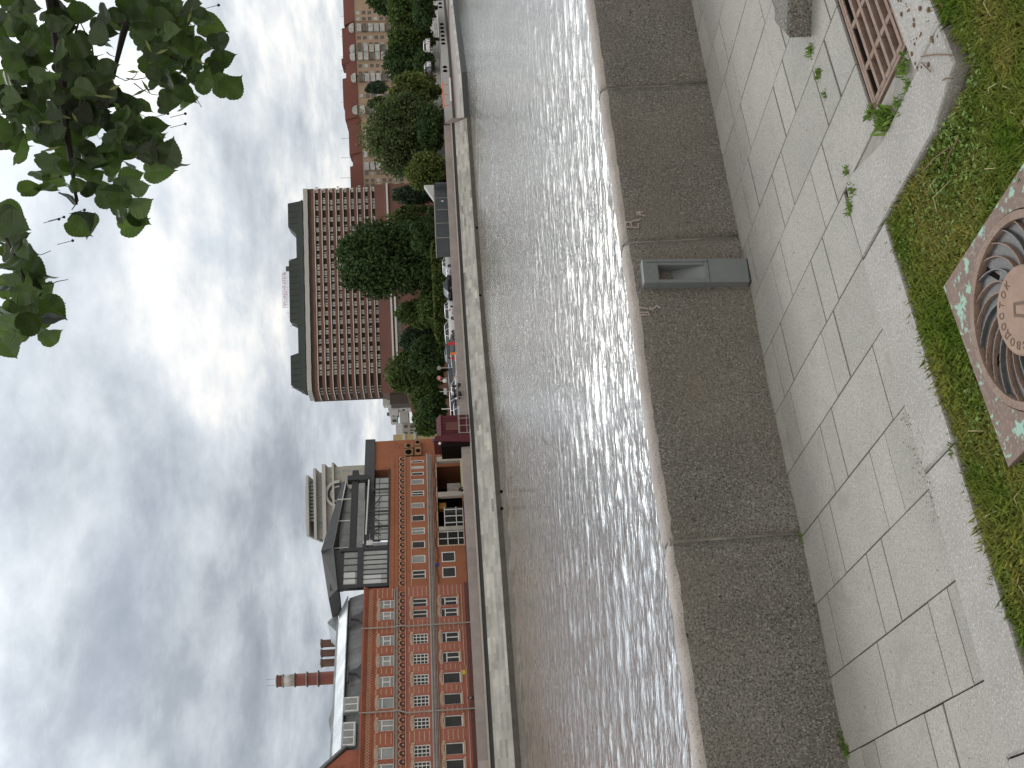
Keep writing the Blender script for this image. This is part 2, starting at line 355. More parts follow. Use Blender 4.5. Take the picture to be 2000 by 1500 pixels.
ms_ = t.nodes.new('ShaderNodeMixShader'); ms_.inputs[0].default_value = .50; t.links.new(b.outputs[0], ms_.inputs[1]); t.links.new(gs.outputs[0], ms_.inputs[2]); t.links.new(ms_.outputs[0], t.nodes['Material Output'].inputs[0])
M['water'] = wm

# ================================================================ RIVER
def waves():
    nr, na = 1150, 800
    r = 9.0 * (430 / 9.0) ** (np.arange(nr) / (nr - 1)); a = np.linspace(R(-62), R(62), na)
    Rr, A = np.meshgrid(r, a, indexing='ij'); X = Rr * np.sin(A); Y = Rr * np.cos(A)
    Z = np.zeros_like(X); g = np.random.RandomState(4)
    cell = Rr * (math.log(430 / 9.0) / nr)
    gust = .75 + .35 * np.sin(X * .05 + 1.3 * np.sin(Y * .031)) * np.sin(Y * .07 + X * .02)
    for i in range(70):
        wl = .26 * (2.2 / .26) ** (g.rand() ** 1.5); k = 2 * math.pi / wl
        th = R(96) + g.normal() * R(33)              # wind across the river, crests seen side on
        am = .0045 * wl ** .95 * g.uniform(.5, 1.2) * (1.0 if wl < 1.0 else .6)
        ph = g.rand() * 6.28
        att = np.clip((wl / cell - 2.5) / 3.0, 0, 1)
        s = np.sin(k * (X * math.cos(th) + Y * math.sin(th)) + ph + .6 * np.sin(X * .23 * g.rand() + Y * .17))
        Z += am * att * s * gust
    Z = Z + 2.0 * np.maximum(Z, 0) ** 2
    co = np.stack([X, Y, Z], -1).reshape(-1, 3).astype(np.float32)
    idx = np.arange(nr * na).reshape(nr, na)
    q = np.stack([idx[:-1, :-1], idx[:-1, 1:], idx[1:, 1:], idx[1:, :-1]], -1).reshape(-1, 4)[:, ::-1]
    me = bpy.data.meshes.new('river'); me.vertices.add(len(co)); me.vertices.foreach_set('co', co.ravel())
    me.loops.add(q.size); me.loops.foreach_set('vertex_index', q.ravel().astype(np.int32))
    me.polygons.add(len(q)); me.polygons.foreach_set('loop_start', np.arange(0, q.size, 4, dtype=np.int32)); me.polygons.foreach_set('loop_total', np.full(len(q), 4, np.int32))
    me.polygons.foreach_set('use_smooth', np.ones(len(q), bool)); me.update(); me.validate()
    me.materials.append(M['water']); o = bpy.data.objects.new('river_water', me); col.objects.link(o)
    tag(o, kind='structure')
waves()

# ================================================================ FAR BANK
BK = [(-160, 20), (-110, 52), (-70, 76), (-33.5, 92.0), (-18.4, 101.5), (-5.0, 111.9), (3.8, 122.0), (14.0, 131.5), (27, 140.5), (33, 144), (38.6, 147.3)]
def offs(line, d):
    out = []
    P = [np.array(p, float) for p in line]
    for i, p in enumerate(P):
        t_ = P[min(i + 1, len(P) - 1)] - P[max(i - 1, 0)]; t_ /= np.linalg.norm(t_)
        out.append(p + d * np.array([-t_[1], t_[0]]))
    return out
def strip(mb, a, za, b_, zb, rows=1, seg=None, tones=None):
    """band between two offset lines, split in courses of blocks"""
    for i in range(len(a) - 1):
        ln = np.linalg.norm(a[i + 1] - a[i]); n = max(1, int(ln / seg)) if seg else 1
        for r_ in range(rows):
            f0, f1 = r_ / rows, (r_ + 1) / rows
            for k in range(n):
                sh = (.5 if r_ % 2 else 0) if seg else 0
                g0, g1 = max(0, (k - sh) / n) if k else 0, min(1, (k + 1 - sh) / n) if k < n - 1 else 1
                if g1 <= g0: continue
                def P(g, f):
                    p = (a[i] * (1 - g) + a[i + 1] * g) * (1 - f) + (b_[i] * (1 - g) + b_[i + 1] * g) * f
                    return (p[0], p[1], za * (1 - f) + zb * f)
                mb.tone = rnd.choice([.5, .5, .6, .4, .3, .7, rnd.random()]) if tones else .5
                mb.add([P(g0, f0), P(g1, f0), P(g1, f1), P(g0, f1)], [(0, 1, 2, 3)])
bank = thing('embankment_wall', 'long grey granite river wall with a low parapet on the far bank', 'wall')
mb = MB(); strip(mb, offs(BK, -.05), -1, offs(BK, 0), .46); mb.build('waterline_course', M['stone_wet_shade'], bank)
mb = MB(); strip(mb, offs(BK, .08), .44, offs(BK, .99), 2.22, rows=7, seg=1.5, tones=True); mb.build('sloped_facing', M['stone_far'], bank)
mb = MB(); strip(mb, offs(BK, .82), 2.62, offs(BK, .80), 2.76); strip(mb, offs(BK, .80), 2.76, offs(BK, 1.4), 2.80); strip(mb, offs(BK, 1.4), 2.62, offs(BK, .82), 2.62); mb.build('ledge', M['cap'], bank)
mb = MB(); strip(mb, offs(BK, 1.03), 2.20, offs(BK, 1.06), 2.62); mb.build('ledge_shadow_strip', M['black'], bank)  # black strip painted in for the shadow under the ledge
mb = MB(); strip(mb, offs(BK, 1.30), 2.78, offs(BK, 1.32), 3.74, rows=1, seg=3.2, tones=True); strip(mb, offs(BK, 1.32), 3.74, offs(BK, 1.72), 3.76); strip(mb, offs(BK, 1.72), 3.76, offs(BK, 1.72), 2.6)
pr = mb.build('parapet', M['stone_pink'], bank)
# a rusty pier end, drain holes
mb = MB()
for (x, y) in ((935.5, 577), (976, 960), (977, 993), (929, 445)):
    P_ = at(x, y, z=.75); mb = MB(); mb.ball((P_[0], P_[1] - .15, .62), .16, .16, .16, 8, 5); mb.build('drain_hole', M['pit'], bank)

def gz(X): 
    u = min(max((X + 14) / 18, 0), 1); return 2.75 + .72 * u * u * (3 - 2 * u)
e0 = offs(BK, 0)[-1]; e1_ = offs(BK, 1.72)[-1]
mb = MB(); mb.add([(e0[0] + .02, e0[1], -1), (e1_[0] + .02, e1_[1], -1), (37.62, 168.4, -1), (37.62, 168.4, 3.45), (e1_[0] + .02, e1_[1], 3.74), (e1_[0] + .3, e1_[1] - .7, 3.74), (e0[0] + .02, e0[1] + .3, 2.6)], [(0, 1, 2, 3, 4, 5, 6)])
mb.build('pier_end_face', M['stone_pink'], bank)
# ground behind the bank, to the horizon
mb = MB(); bl_ = offs(BK, 1.72)
rowsY = [0, 3, 12, 40, 120, 400, 1500, 3500]
xs_ = [p[0] for p in bl_]
grid = []
for p in bl_: grid.append([(p[0] * (1 + d * .00012), p[1] + d, gz(p[0]) if d < 60 else 3.4) for d in rowsY])
far_r = [(37.6, 168.4), (48, 178.4), (64, 196.4), (86, 228.4), (140, 300.4), (3000, 600)]
for p in far_r: grid.append([(p[0], p[1] + d, 3.4) for d in rowsY])
grid = [[(-3000, 20 + d, 2.75) for d in rowsY]] + grid
vs = [q for g_ in grid for q in g_]; n = len(rowsY); fs = []
for i in range(len(grid) - 1):
    for k in range(n - 1): fs.append((i * n + k, (i + 1) * n + k, (i + 1) * n + k + 1, i * n + k + 1))
mb.add(vs, fs); tag(mb.build('far_ground', M['earth']), kind='structure')
mb = MB(); strip(mb, offs(BK, 1.75), 0, offs(BK, 9), 0)
mb.v = [(x, y, gz(x) + .012) for x, y, z in mb.v]; tag(mb.build('far_pavement', M['pave_far']), kind='structure')
mb = MB(); strip(mb, offs(BK[5:], 9), 0, offs(BK[5:], 26), 0)
mb.v = [(x, y, gz(x) + .008) for x, y, z in mb.v]; tag(mb.build('far_road', M['asphalt']), kind='structure')

# lower quay that carries on to the right beyond the pier end
quay = thing('lower_quay', 'low stone quay with a balustrade wall running on beyond the parapet end', 'wall')
q0 = [np.array(p, float) for p in ((38.75, 147.35), (47, 153), (66, 181), (90, 215), (150, 300))]
def sh_(L_, dx, dy): return [p + np.array([dx, dy]) for p in L_]
mb = MB(); strip(mb, q0, -1, sh_(q0, -.1, .1), .8); mb.build('waterline_course', M['black'], quay)
mb = MB(); strip(mb, sh_(q0, -.1, .2), .8, sh_(q0, -.3, .5), 1.25, rows=1, seg=3, tones=True); mb.build('facing', M['stone_far'], quay)
mb = MB(); strip(mb, sh_(q0, -.3, .5), 1.26, sh_(q0, -9, 12), 1.5, rows=2, seg=4, tones=True); mb.build('walkway', M['stone_pink'], quay)
b1 = [np.array(p, float) for p in ((37.7, 168), (48, 178), (64, 196), (86, 228), (140, 300))]
mb = MB(); strip(mb, b1, 1.0, b1, 1.95); mb.build('shadow_course', M['stone_wet_shade'], quay)  # dark strip stands for the shade below the balustrade wall
mb = MB(); strip(mb, sh_(b1, 0, -.1), 1.95, sh_(b1, 0, -.1), 3.35); mb.build('balustrade_wall', M['hotel_par'], quay)
mb = MB(); strip(mb, sh_(b1, 0, .1), 3.35, sh_(b1, -3, 6), 3.5); strip(mb, sh_(b1, -3, 6), 3.55, sh_(b1, -3, 6.2), 5.0, rows=2, seg=5, tones=True); strip(mb, sh_(b1, -3, 6.2), 5.0, sh_(b1, -6, 30), 5.1); mb.build('upper_stone_wall', M['stone_far'], quay)
mb = MB()
for y0_, k in ((8, 3), (56, 3), (79, 3), (136, 2)):
    for j in range(k):
        y_ = y0_ - (7.5 * (k - 1) / 2) + 7.5 * j
        P_ = at(866 + .03 * y_, y_, Y=100)
        dir_ = (P_ - CAM); best = None
        for i in range(len(b1) - 1):
            a_, c_ = b1[i], b1[i + 1]; d_ = c_ - a_; A_ = np.array([[dir_[0], -d_[0]], [dir_[1], -d_[1]]])
            try: tt, uu = np.linalg.solve(A_, a_)
            except Exception: continue
            if 0 <= uu <= 1 and tt > 0: best = (tt * dir_[0], tt * dir_[1] - .25)
        if best: mb = MB(); mb.ball((best[0], best[1], 2.75), .33, .12, .42, 8, 6); mb.build('baluster_opening', M['pit'], quay)
# ================================================================ BRICK BUILDINGS ON THE FAR QUAY
A = PL(-21, 103.5, 45.5)
def bthing(name, label, pl, cat='building', group=None): return thing(name, label, cat, (pl.p[0], pl.p[1], 0), pl.a, group)
def window(parent, s, w, z0, z1, style, rec=.22, glass='glass', arch=None):
    """frame, mullions, pane and (for the old house) a pale brick arch"""
    f = MB(); t_ = .095; a, b = s - w / 2, s + w / 2
    y0, y1 = rec - .10, rec
    f.box(a, a + t_, y0, y1, z0, z1); f.box(b - t_, b, y0, y1, z0, z1); f.box(a + t_, b - t_, y0, y1, z0, z0 + t_); f.box(a + t_, b - t_, y0, y1, z1 - t_, z1)
    H = z1 - z0; e = .002
    if style == 'H':
        f.box(a + t_, b - t_, y0 + e, y1 - e, z1 - H * .28 - .05, z1 - H * .28 + .05); f.box(a + t_, b - t_, y0 + e, y1 - e, z0 + H * .27 - .04, z0 + H * .27 + .04)
        f.box(s - .05, s + .05, y0 + 2 * e, y1 - 2 * e, z0 + H * .27 + .04, z1 - H * .28 - .05)
    elif style == 'T':
        f.box(a + t_, b - t_, y0 + e, y1 - e, z1 - H * .27 - .05, z1 - H * .27 + .05); f.box(s - .05, s + .05, y0 + 2 * e, y1 - 2 * e, z0 + t_, z1 - H * .27 - .05)
    elif style == 'grid':
        for k in (1, 2): f.box(a + w * k / 3 - .035, a + w * k / 3 + .035, y0 + e, y1 - e, z0 + t_, z1 - t_)
        for k in (1, 2, 3): f.box(a + t_, b - t_, y0 + 2 * e, y1 - 2 * e, z0 + H * k / 4 - .03, z0 + H * k / 4 + .03)
    elif style == 'two': f.box(s - .04, s + .04, y0 + e, y1 - e, z0 + t_, z1 - t_)
    elif style == 'top': f.box(a + t_, b - t_, y0 + e, y1 - e, z1 - H * .27 - .05, z1 - H * .27 + .05)
    o = f.build('window', M['white'], parent)
    g = MB(); g.box(a + .02, b - .02, rec - .03, rec - .015, z0 + .02, z1 - .02); g.build('pane', M[glass], o)
    if arch:
        am = MB(); n = 9; hw = w / 2 + .16; rise = arch; zb = z1 - .12
        for k in range(n):
            u0, u1 = -1 + 2 * k / n + .02, -1 + 2 * (k + 1) / n - .02
            def zc(u): return zb + rise * (1 - u * u)
            am.tone = rnd.random()
            am.prism_y([(s + u0 * hw, zc(u0)), (s + u1 * hw, zc(u1)), (s + u1 * hw * 1.06, zc(u1) + .27), (s + u0 * hw * 1.06, zc(u0) + .27)], -.06, .02)
        am.build('window_arch', M['cream'], o)
    return o
# --- the striped old house
KB = 1.06
HB = bthing('brick_house', 'old red brick house with cream bands, arched windows and a grey metal roof', A)
HB2 = bthing('brick_house', 'plainer orange brick house with square white windows and a black glass rooftop terrace', A)
for o_ in (HB, HB2): o_.location = (A.p[0] * KB, A.p[1] * KB, EYE * (1 - KB)); o_.scale = (KB,) * 3
cols = [-.60, -1.92, -4.74, -6.95, -9.15, -11.33, -13.55, -16.2, -17.75, -20.4, -22.2]
colw = [1.0, 1.0] + [1.16] * 9
S0, S1 = -26, 1.35
hol = []
for s, w_ in zip(cols, colw): hol += [(s - w_ / 2, s + w_ / 2, 4.95, 6.65), (s - w_ / 2, s + w_ / 2, 7.95, 9.45), (s - w_ / 2, s + w_ / 2, 11.2, 12.72)]
for lo, hi, k_, nm in ((2.6, 7.3, 0, 'brick_pink'), (7.3, 10.2, 1, 'brick_pink'), (10.2, 14.2, 2, 'brick')):
    mb = MB(); holes_wall(mb, S0, S1, lo, hi, [h for h in hol if lo < h[2] < hi], 0, .4); mb.build('wall', M[nm], HB)
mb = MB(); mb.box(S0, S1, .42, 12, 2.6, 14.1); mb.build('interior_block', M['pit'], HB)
for i, (s, w_) in enumerate(zip(cols, colw)):
    window(HB, s, w_, 11.2, 12.72, 'H' if i < 5 else 'T' if i == 6 else 'top', glass='glass_pale', arch=.12)
    window(HB, s, w_, 7.95, 9.45, 'two' if i < 2 else 'grid', glass='glass', arch=.14)
    window(HB, s, w_ + .02, 4.95, 6.65, 'T' if i < 4 else 'plain', glass='glass', arch=.17)
# cream bands between windows
mb = MB()
def segs(zc, lo=S0, hi=1.25, hs=None):
    e = [lo]
    for s, w_ in sorted(zip(cols, colw)): e += [s - w_ / 2 - .22, s + w_ / 2 + .22]
    e.append(hi)
    for a, b in zip(e[::2], e[1::2]):
        if b > a + .1: mb.box(a, b, -.012, .01, zc - .04, zc + .04)
for z_ in (11.45, 11.95, 12.42, 12.9): segs(z_)
for z_ in (8.0, 8.45, 8.9, 9.35, 9.78): segs(z_)
for z_ in (4.95, 5.4, 5.85, 6.3, 6.75): segs(z_)
mb.build('brick_band', M['bandc'], HB)
mb = MB()
for s, w_ in zip(cols, colw):
    mb.box(s - w_ / 2 - .1, s + w_ / 2 + .1, -.10, .1, 4.78, 4.94)
mb.box(S0, -8, -.07, .01, 4.36, 4.43); mb.box(-8, 1.2, -.07, .01, 4.48, 4.55)
mb.build('sill_course', M['cream'], HB)
mb = MB(); mb.box(S0, S1, -.16, .05, 2.6, 4.2); mb.build('plinth', M['plinth'], HB)
# arcade frieze, lattice frieze, cornices, ledges
def arcade(parent, a, b, pitch=.80):
    r_ = MB(); d = MB(); bs = MB(); s = a
    while s < b:
        n = 8
        for k in range(n):
            t0, t1 = math.pi * k / n, math.pi * (k + 1) / n
            P = [(s + math.cos(t0) * .27, 10.53 + math.sin(t0) * .20), (s + math.cos(t0) * .35, 10.53 + math.sin(t0) * .28), (s + math.cos(t1) * .35, 10.53 + math.sin(t1) * .28), (s + math.cos(t1) * .27, 10.53 + math.sin(t1) * .20)]
            r_.prism_y(P, -.11, -.005)
        d.prism_y([(s - .26, 10.22)] + [(s - math.cos(math.pi * k / 8) * .26, 10.53 + math.sin(math.pi * k / 8) * .19) for k in range(9)] + [(s + .26, 10.22)], -.02, -.004)
        bs.ball((s + .02, -.06, 10.36), .09, .07, .09, 8, 5)
        s += pitch
    r_.build('arcade_arch', M['cream'], parent); d.build('arcade_recess', M['brick_dk'], parent); bs.build('arcade_boss', M['cream'], parent)
arcade(HB, S0, 1.0)
mb = MB(); mb.box(S0, 19.0, -.13, .003, 10.10, 10.16); c_ = mb.build('string_course', M['cream'], HB)
mb = MB(); s = S0
while s < 1.1:
    for q in ((0, 1), (1, 0)):
        z0_, z1_ = (13.38, 13.78) if q[0] == 0 else (13.78, 13.38)
        mb.prism_y([(s, z0_ - .035), (s + .28, z1_ - .035), (s + .28, z1_ + .035), (s, z0_ + .035)], -.03 - .004 * q[0], -.002)
    s += .28
mb.build('lattice_frieze', M['bandc'], HB)
mb = MB(); mb.box(S0, S1, -.10, 0, 13.86, 13.98); mb.box(S0, S1, -.22, 0, 13.98, 14.12); mb.box(S0, S1, -.34, 0, 14.12, 14.30); mb.box(S0, S1, -.07, -.001, 13.2, 13.28); mb.build('cornice', M['brick'], HB)
mb = MB(); mb.box(S0, 1.3, -.14, 0, 10.88, 11.0); mb.box(S0, 1.3, -.22, -.02, 11.0, 11.05); mb.box(S0, 18.9, -.20, 0, 7.35, 7.50); mb.build('ledge', M['pipe'], HB)
mb = MB(); mb.box(S0, 18.9, -.12, 0, 7.1, 7.16); mb.tube([(S0, -.25, 7.62), (19, -.25, 7.62)], .10, 8); mb.tube([(S0, -.14, 7.27), (19, -.14, 7.27)], .045, 6); mb.tube([(S0, -.14, 11.2), (1, -.14, 11.2)], .05, 6); mb.build('service_pipe', M['pipe'], HB)
for s_, jog in ((-3.45, 0), (-12.35, .25)):
    mb = MB(); mb.tube([(s_, -.3, 14.4), (s_, -.25, 13.6), (s_, -.25, 11.1), (s_ + .05, -.3, 10.9), (s_ - jog + .05, -.3, 10.2), (s_ - jog, -.25, 10.0), (s_ - jog, -.28, 3.6)], .07, 8)
    mb.build('downpipe', M['pipe'], HB)
# roof: metal attic, shadow gap, silver slope
mb = MB(); k = S0
while k < .6:
    mb.tone = rnd.random(); mb.add([(k, .25, 14.3), (k + .55, .25, 14.3), (k + .55, .95, 15.85), (k, .95, 15.85)], [(0, 1, 2, 3)]); mb.add([(k + .53, .22, 14.3), (k + .57, .22, 14.3), (k + .57, .92, 15.85), (k + .53, .92, 15.85)], [(0, 1, 2, 3)]); k += .55
mb.build('metal_attic', M['zinc_dk'], HB)
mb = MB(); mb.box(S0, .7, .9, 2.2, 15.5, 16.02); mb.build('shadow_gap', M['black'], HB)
mb = MB(); k = S0
while k < .6:
    mb.tone = rnd.random(); mb.add([(k, .55, 15.98), (k + .9, .55, 15.98), (k + .9, 4.0, 17.3), (k, 4.0, 17.3)], [(0, 1, 2, 3)])
    mb.add([(k, .5, 15.9), (k + .9, .5, 15.9), (k + .9, .55, 15.98), (k, .55, 15.98)], [(0, 1, 2, 3)]); k += .9
mb.tone = .9; mb.box(S0, .6, 3.9, 4.2, 17.2, 17.42); mb.box(S0, .6, 4.2, 10, 17.0, 17.3)
g1 = A.m(640, 1213, 4.4); g2 = A.m(642, 1403, 4.4)
for a, b, c in ((g1[0] - 1.5, g1[0] + 1.1, g1[1]), (g2[0] - 2.4, g2[0] + 2.0, g2[1])): 
    mb.tone = .4; mb.hexa([(a, 4.4, 17.3), (b, 4.4, 17.3), (b, 8, 17.3), (a, 8, 17.3)], [((a + b) / 2 - .1, 4.4, c), ((a + b) / 2 + .1, 4.4, c), ((a + b) / 2 + .1, 8, c), ((a + b) / 2 - .1, 8, c)])
rf = mb.build('roof', M['zinc'], HB)
# snow fence and dark dormer hoods
for s_ in (-2.05, -8.0):
    mb = MB(); mb.prism_y([(s_ - .85, 14.2), (s_ + .85, 14.2), (s_ + .25, 14.75), (s_ + .08, 15.5), (s_ - .08, 15.5), (s_ - .25, 14.75)], -.28, .2); mb.box(s_ - .95, s_ + .6, -.1, .5, 15.5, 15.66)
    mb.build('eaves_pediment', M['grayblk'], HB)
# dormer windows and the raised gable at the left end
for a, b, z0_, z1_ in ((-11.9, -10.6, 14.5, 15.7), (-15.2, -13.1, 14.75, 15.75)):
    mb = MB(); mb.box(a - .12, b + .12, .05, .8, z0_ - .1, z1_ + .18); d_ = mb.build('dormer', M['zinc'], HB)
    mb = MB(); n = 2 if b - a < 1.5 else 3
    for k in range(n + 1): mb.box(a + (b - a) * k / n - .05, a + (b - a) * k / n + .05, -.03, .04, z0_, z1_)
    mb.box(a, b, -.02, .04, z0_, z0_ + .1); mb.build('dormer_frame', M['white'], d_)
    mb = MB(); mb.box(a, b, .0, .03, z0_ + .1, z1_); mb.build('dormer_pane', M['glass_pale'], d_)
mb = MB(); mb.prism_y([(S0, 14.3), (-15.7, 14.3), (-15.7, 15.4), (-18.0, 18.1), (-19.6, 19.0), (S0, 19.0)], .05, 3.0); g_ = mb.build('gable', M['brick'], HB)
mb = MB(); mb.prism_y([(-15.4, 15.4), (-15.4, 15.65), (-18.0, 18.5), (-20.0, 19.5), (S0, 19.5), (S0, 19.0), (-19.6, 19.0), (-18.0, 18.1)], -.25, 3.2); mb.build('gable_coping', M['zinc_dk'], g_)
mb = MB(); mb.box(-19.6, -17.6, -.02, .3, 14.9, 16.9); mb.build('gable_window', M['glass_pale'], g_)
mb = MB(); mb.box(-19.75, -17.45, -.06, .2, 14.75, 14.9); mb.box(-19.75, -17.45, -.06, .2, 16.9, 17.1); mb.box(-19.75, -19.6, -.06, .2, 14.9, 16.9); mb.box(-17.6, -17.45, -.06, .2, 14.9, 16.9); mb.build('gable_frame', M['grayblk'], g_)
mb = MB(); mb.box(-8.95, -8.5, -.05, -.02, 4.5, 4.78); mb.build('yellow_plate', mat('yellow_plate', (.65, .48, .03), .5), HB)

# --- the orange house
ucol = [(18.36, 17.95), (17.49, 17.05), (16.62, 16.1), (15.57, 14.78), (13.90, 13.12), (12.21, 11.45), (10.53, 9.64), (8.81, 7.89), (7.03, 6.07), (5.18, 4.19), (3.32, 2.26)]
hol = [(b, a, 8.05, 9.45) for a, b in ucol] + [(4.10, 5.35, 4.95, 6.35), (2.16, 3.43, 4.95, 6.35), (6.25, 18.35, 3.9, 6.6)]
mb = MB(); holes_wall(mb, S1 + .002, 18.9, 2.6, 11.75, hol, 0, .4); mb.build('wall', M['ochre'], HB2)
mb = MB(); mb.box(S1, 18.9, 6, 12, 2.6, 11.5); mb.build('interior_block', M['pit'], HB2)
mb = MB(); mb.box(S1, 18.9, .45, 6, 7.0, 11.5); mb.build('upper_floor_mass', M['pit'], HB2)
for i, (a, b) in enumerate(ucol): window(HB2, (a + b) / 2, abs(a - b), 8.05, 9.45, 'two' if i % 3 == 1 or i == 10 else 'plain', glass='glass_pale' if i % 2 else 'glass', rec=.15)
for a, b in ((5.35, 4.10), (3.43, 2.16)): window(HB2, (a + b) / 2, a - b, 4.95, 6.35, 'plain', rec=.05)
mb = MB(); mb.box(S1, 18.9, -.05, .01, 9.45, 9.53); mb.box(6.1, 18.5, -.06, .0, 6.6, 6.72); mb.box(6.1, 6.25, -.06, .3, 3.75, 6.6); mb.build('string_course', M['cream'], HB2)
arcade(HB2, 1.75, 18.8)
mb = MB(); mb.box(S1, 18.9, -.10, 0, 10.9, 11.02); mb.box(S1, 18.9, -.07, -.001, 11.3, 11.4); mb.build('brick_ledge', M['ochre'], HB2)
mb = MB(); mb.box(S1, 11.9, -.18, -.002, 2.6, 3.85); mb.build('plinth', M['plinth'], HB2)
# shopfront: piers, glazing grid, panels, counters inside
for s_, w_ in ((18.3, .7), (13.15, .65), (8.45, .5)):
    mb = MB(); mb.box(s_ - w_ / 2, s_ + w_ / 2, -.04, .35, 3.6, 6.55); mb.build('shopfront_pier', M['cap'], HB2)
mb = MB()
for s_ in (6.3, 7.2, 8.1): mb.box(s_ - .04, s_ + .04, .1, .2, 3.9, 6.6)
for s_ in (9.3, 10.2, 11.1): mb.box(s_ - .05, s_ + .05, .1, .2, 3.9, 5.9)
mb.box(6.3, 8.2, .1, .2, 5.6, 5.68); mb.box(6.3, 8.2, .1, .2, 4.5, 4.58); mb.box(8.7, 11.4, .1, .2, 5.86, 5.94); mb.box(8.7, 11.4, .1, .2, 4.6, 4.68); mb.box(6.28, 11.2, .1, .2, 3.85, 3.95)
mb.build('shopfront_frame', M['white'], HB2)
mb = MB(); mb.box(6.26, 8.2, .16, .18, 3.95, 6.55); mb.box(8.7, 11.4, .16, .18, 3.95, 5.9); mb.build('shopfront_pane', M['glass'], HB2)
mb = MB(); mb.box(11.9, 12.7, .9, 1.5, 5.7, 6.5); mb.build('yellow_cabinet', mat('yellow_cabinet', (.42, .22, .03), .6), HB2)
mb = MB(); mb.box(9.0, 10.6, 1.2, 1.5, 4.9, 5.6); mb.box(14.2, 15.6, 1.1, 1.6, 4.0, 5.5); mb.box(6.5, 7.0, .3, .5, 5.0, 5.5); mb.box(9.5, 10.1, .3, .4, 4.9, 5.3); mb.build('shelf_goods', M['pipe'], HB2)
# rooftop pavilion with black frame
pv = MB()
def P4(mbx, a, b, z0_, z1_, y0_, y1_): mbx.box(a, b, y0_, y1_, z0_, z1_)
pav = MB()
P4(pav, 1.5, 6.45, 14.45, 15.05, -.15, .3); P4(pav, 1.5, 6.45, 16.45, 17.75, .1, .5); P4(pav, 1.5, 1.9, 11.8, 16.5, -.1, .4); P4(pav, 6.1, 6.5, 11.8, 16.8, -.1, .4); P4(pav, 1.9, 6.1, 11.8, 12.0, -.1, .3)
for k in range(1, 7): P4(pav, 1.9 + 4.2 * k / 7 - .035, 1.9 + 4.2 * k / 7 + .035, 12.0, 14.45, -.05, .1)
for k in range(1, 5): P4(pav, 1.9 + 4.2 * k / 5 - .04, 1.9 + 4.2 * k / 5 + .04, 15.05, 16.45, .0, .2)
P4(pav, 1.5, 17.3, 11.78, 11.95, -.1, .3); P4(pav, 6.5, 7.0, 11.9, 14.6, -.1, .3)
P4(pav, 6.5, 16.3, 13.95, 14.2, -.1, .25); P4(pav, 6.5, 15.6, 14.35, 14.6, 1.0, 1.3)
for k in range(11): P4(pav, 7.6 + k * .86 - .03, 7.6 + k * .86 + .03, 11.95, 13.4, .2, .3)
for s_ in (9.2, 11.2, 14.3): P4(pav, s_ - .08, s_ + .08, 11.95, 14.0, -.12, 0)
for a, b in ((7.6, 9.2), (9.2, 7.9), (11.2, 9.4), (11.2, 13.3)): pav.tube([(a, -.05, 14.0), (b, -.05, 12.7)], .05, 6)
P4(pav, 7.3, 16.2, 12.95, 13.0, .2, .3)
P4(pav, 6.45, 18.0, 15.4, 16.1, .8, 1.8); P4(pav, 16.4, 17.1, 14.2, 16.6, .6, 1.4)
pavo = pav.build('pavilion_frame', M['black'], HB2)
def glassp(nm, ma_, *b6):
    q = MB(); q.tone = rnd.random(); P4(q, *b6); q.build(nm, M[ma_], HB2)
for k in range(7): glassp('pavilion_glass', 'glass_mirror', 1.9 + 4.2 * k / 7 + .04, 1.9 + 4.2 * (k + 1) / 7 - .04, 12.0, 14.45, .02, .04)
for k in range(10): glassp('pavilion_glass', 'glass_mirror', 7.65 + k * .86, 8.4 + k * .86, 11.95, 13.4, .24, .26)
for k in range(5): glassp('pavilion_upper_glass', 'glass_pale', 1.9 + 4.2 * k / 5 + .04, 1.9 + 4.2 * (k + 1) / 5 - .04, 15.05, 16.45, .08, .1)
glassp('pavilion_upper_glass', 'glass_pale', 6.6, 7.0, 12.0, 13.5, -.13, -.11)
for k in range(8):
    glassp('pavilion_upper_glass', 'glass_pale', 6.55 + k * 1.2, 7.7 + k * 1.2, 14.65, 15.35, .85, .9)
    glassp('pavilion_upper_glass', 'glass_pale', 6.55 + k * 1.2, 7.7 + k * 1.2, 16.2, 17.3, 1.7, 1.75)
mb = MB(); P4(mb, 2.1, 3.6, 15.25, 16.4, .06, .075); P4(mb, 1.95, 3.0, 12.6, 14.4, 0, .015); P4(mb, 6.7, 7.3, 13.55, 14.2, -.16, -.12); mb.build('white_blind', M['palewhite'], HB2)
mb = MB(); mb.hexa([(1.2, -.5, 16.9), (6.6, -.5, 17.6), (6.6, 4, 17.6), (1.2, 4, 16.9)], [(.8, .5, 17.9), (6.4, .5, 18.9), (6.4, 4, 18.9), (.8, 4, 17.9)]); mb.hexa([(6.4, -.4, 17.7), (16.5, .8, 16.7), (16.5, 4, 16.7), (6.4, 4, 17.7)], [(6.4, 0, 18.9), (16.5, 1, 17.2), (16.5, 4, 17.2), (6.4, 4, 18.9)])
mb.build('pavilion_roof', M['grayblk'], HB2)
mb = MB()
for s_ in (7.0, 10.6, 13.6): mb.tube([(s_, .5, 16.1), (s_, .5, 17.6)], .06, 6)
mb.tube([(6.5, -.2, 17.7), (16.4, .8, 16.75)], .06, 6); mb.tube([(8, -.3, 14.25), (15.5, -.3, 14.1)], .09, 6); mb.build('pavilion_rail', M['pale'], HB2)
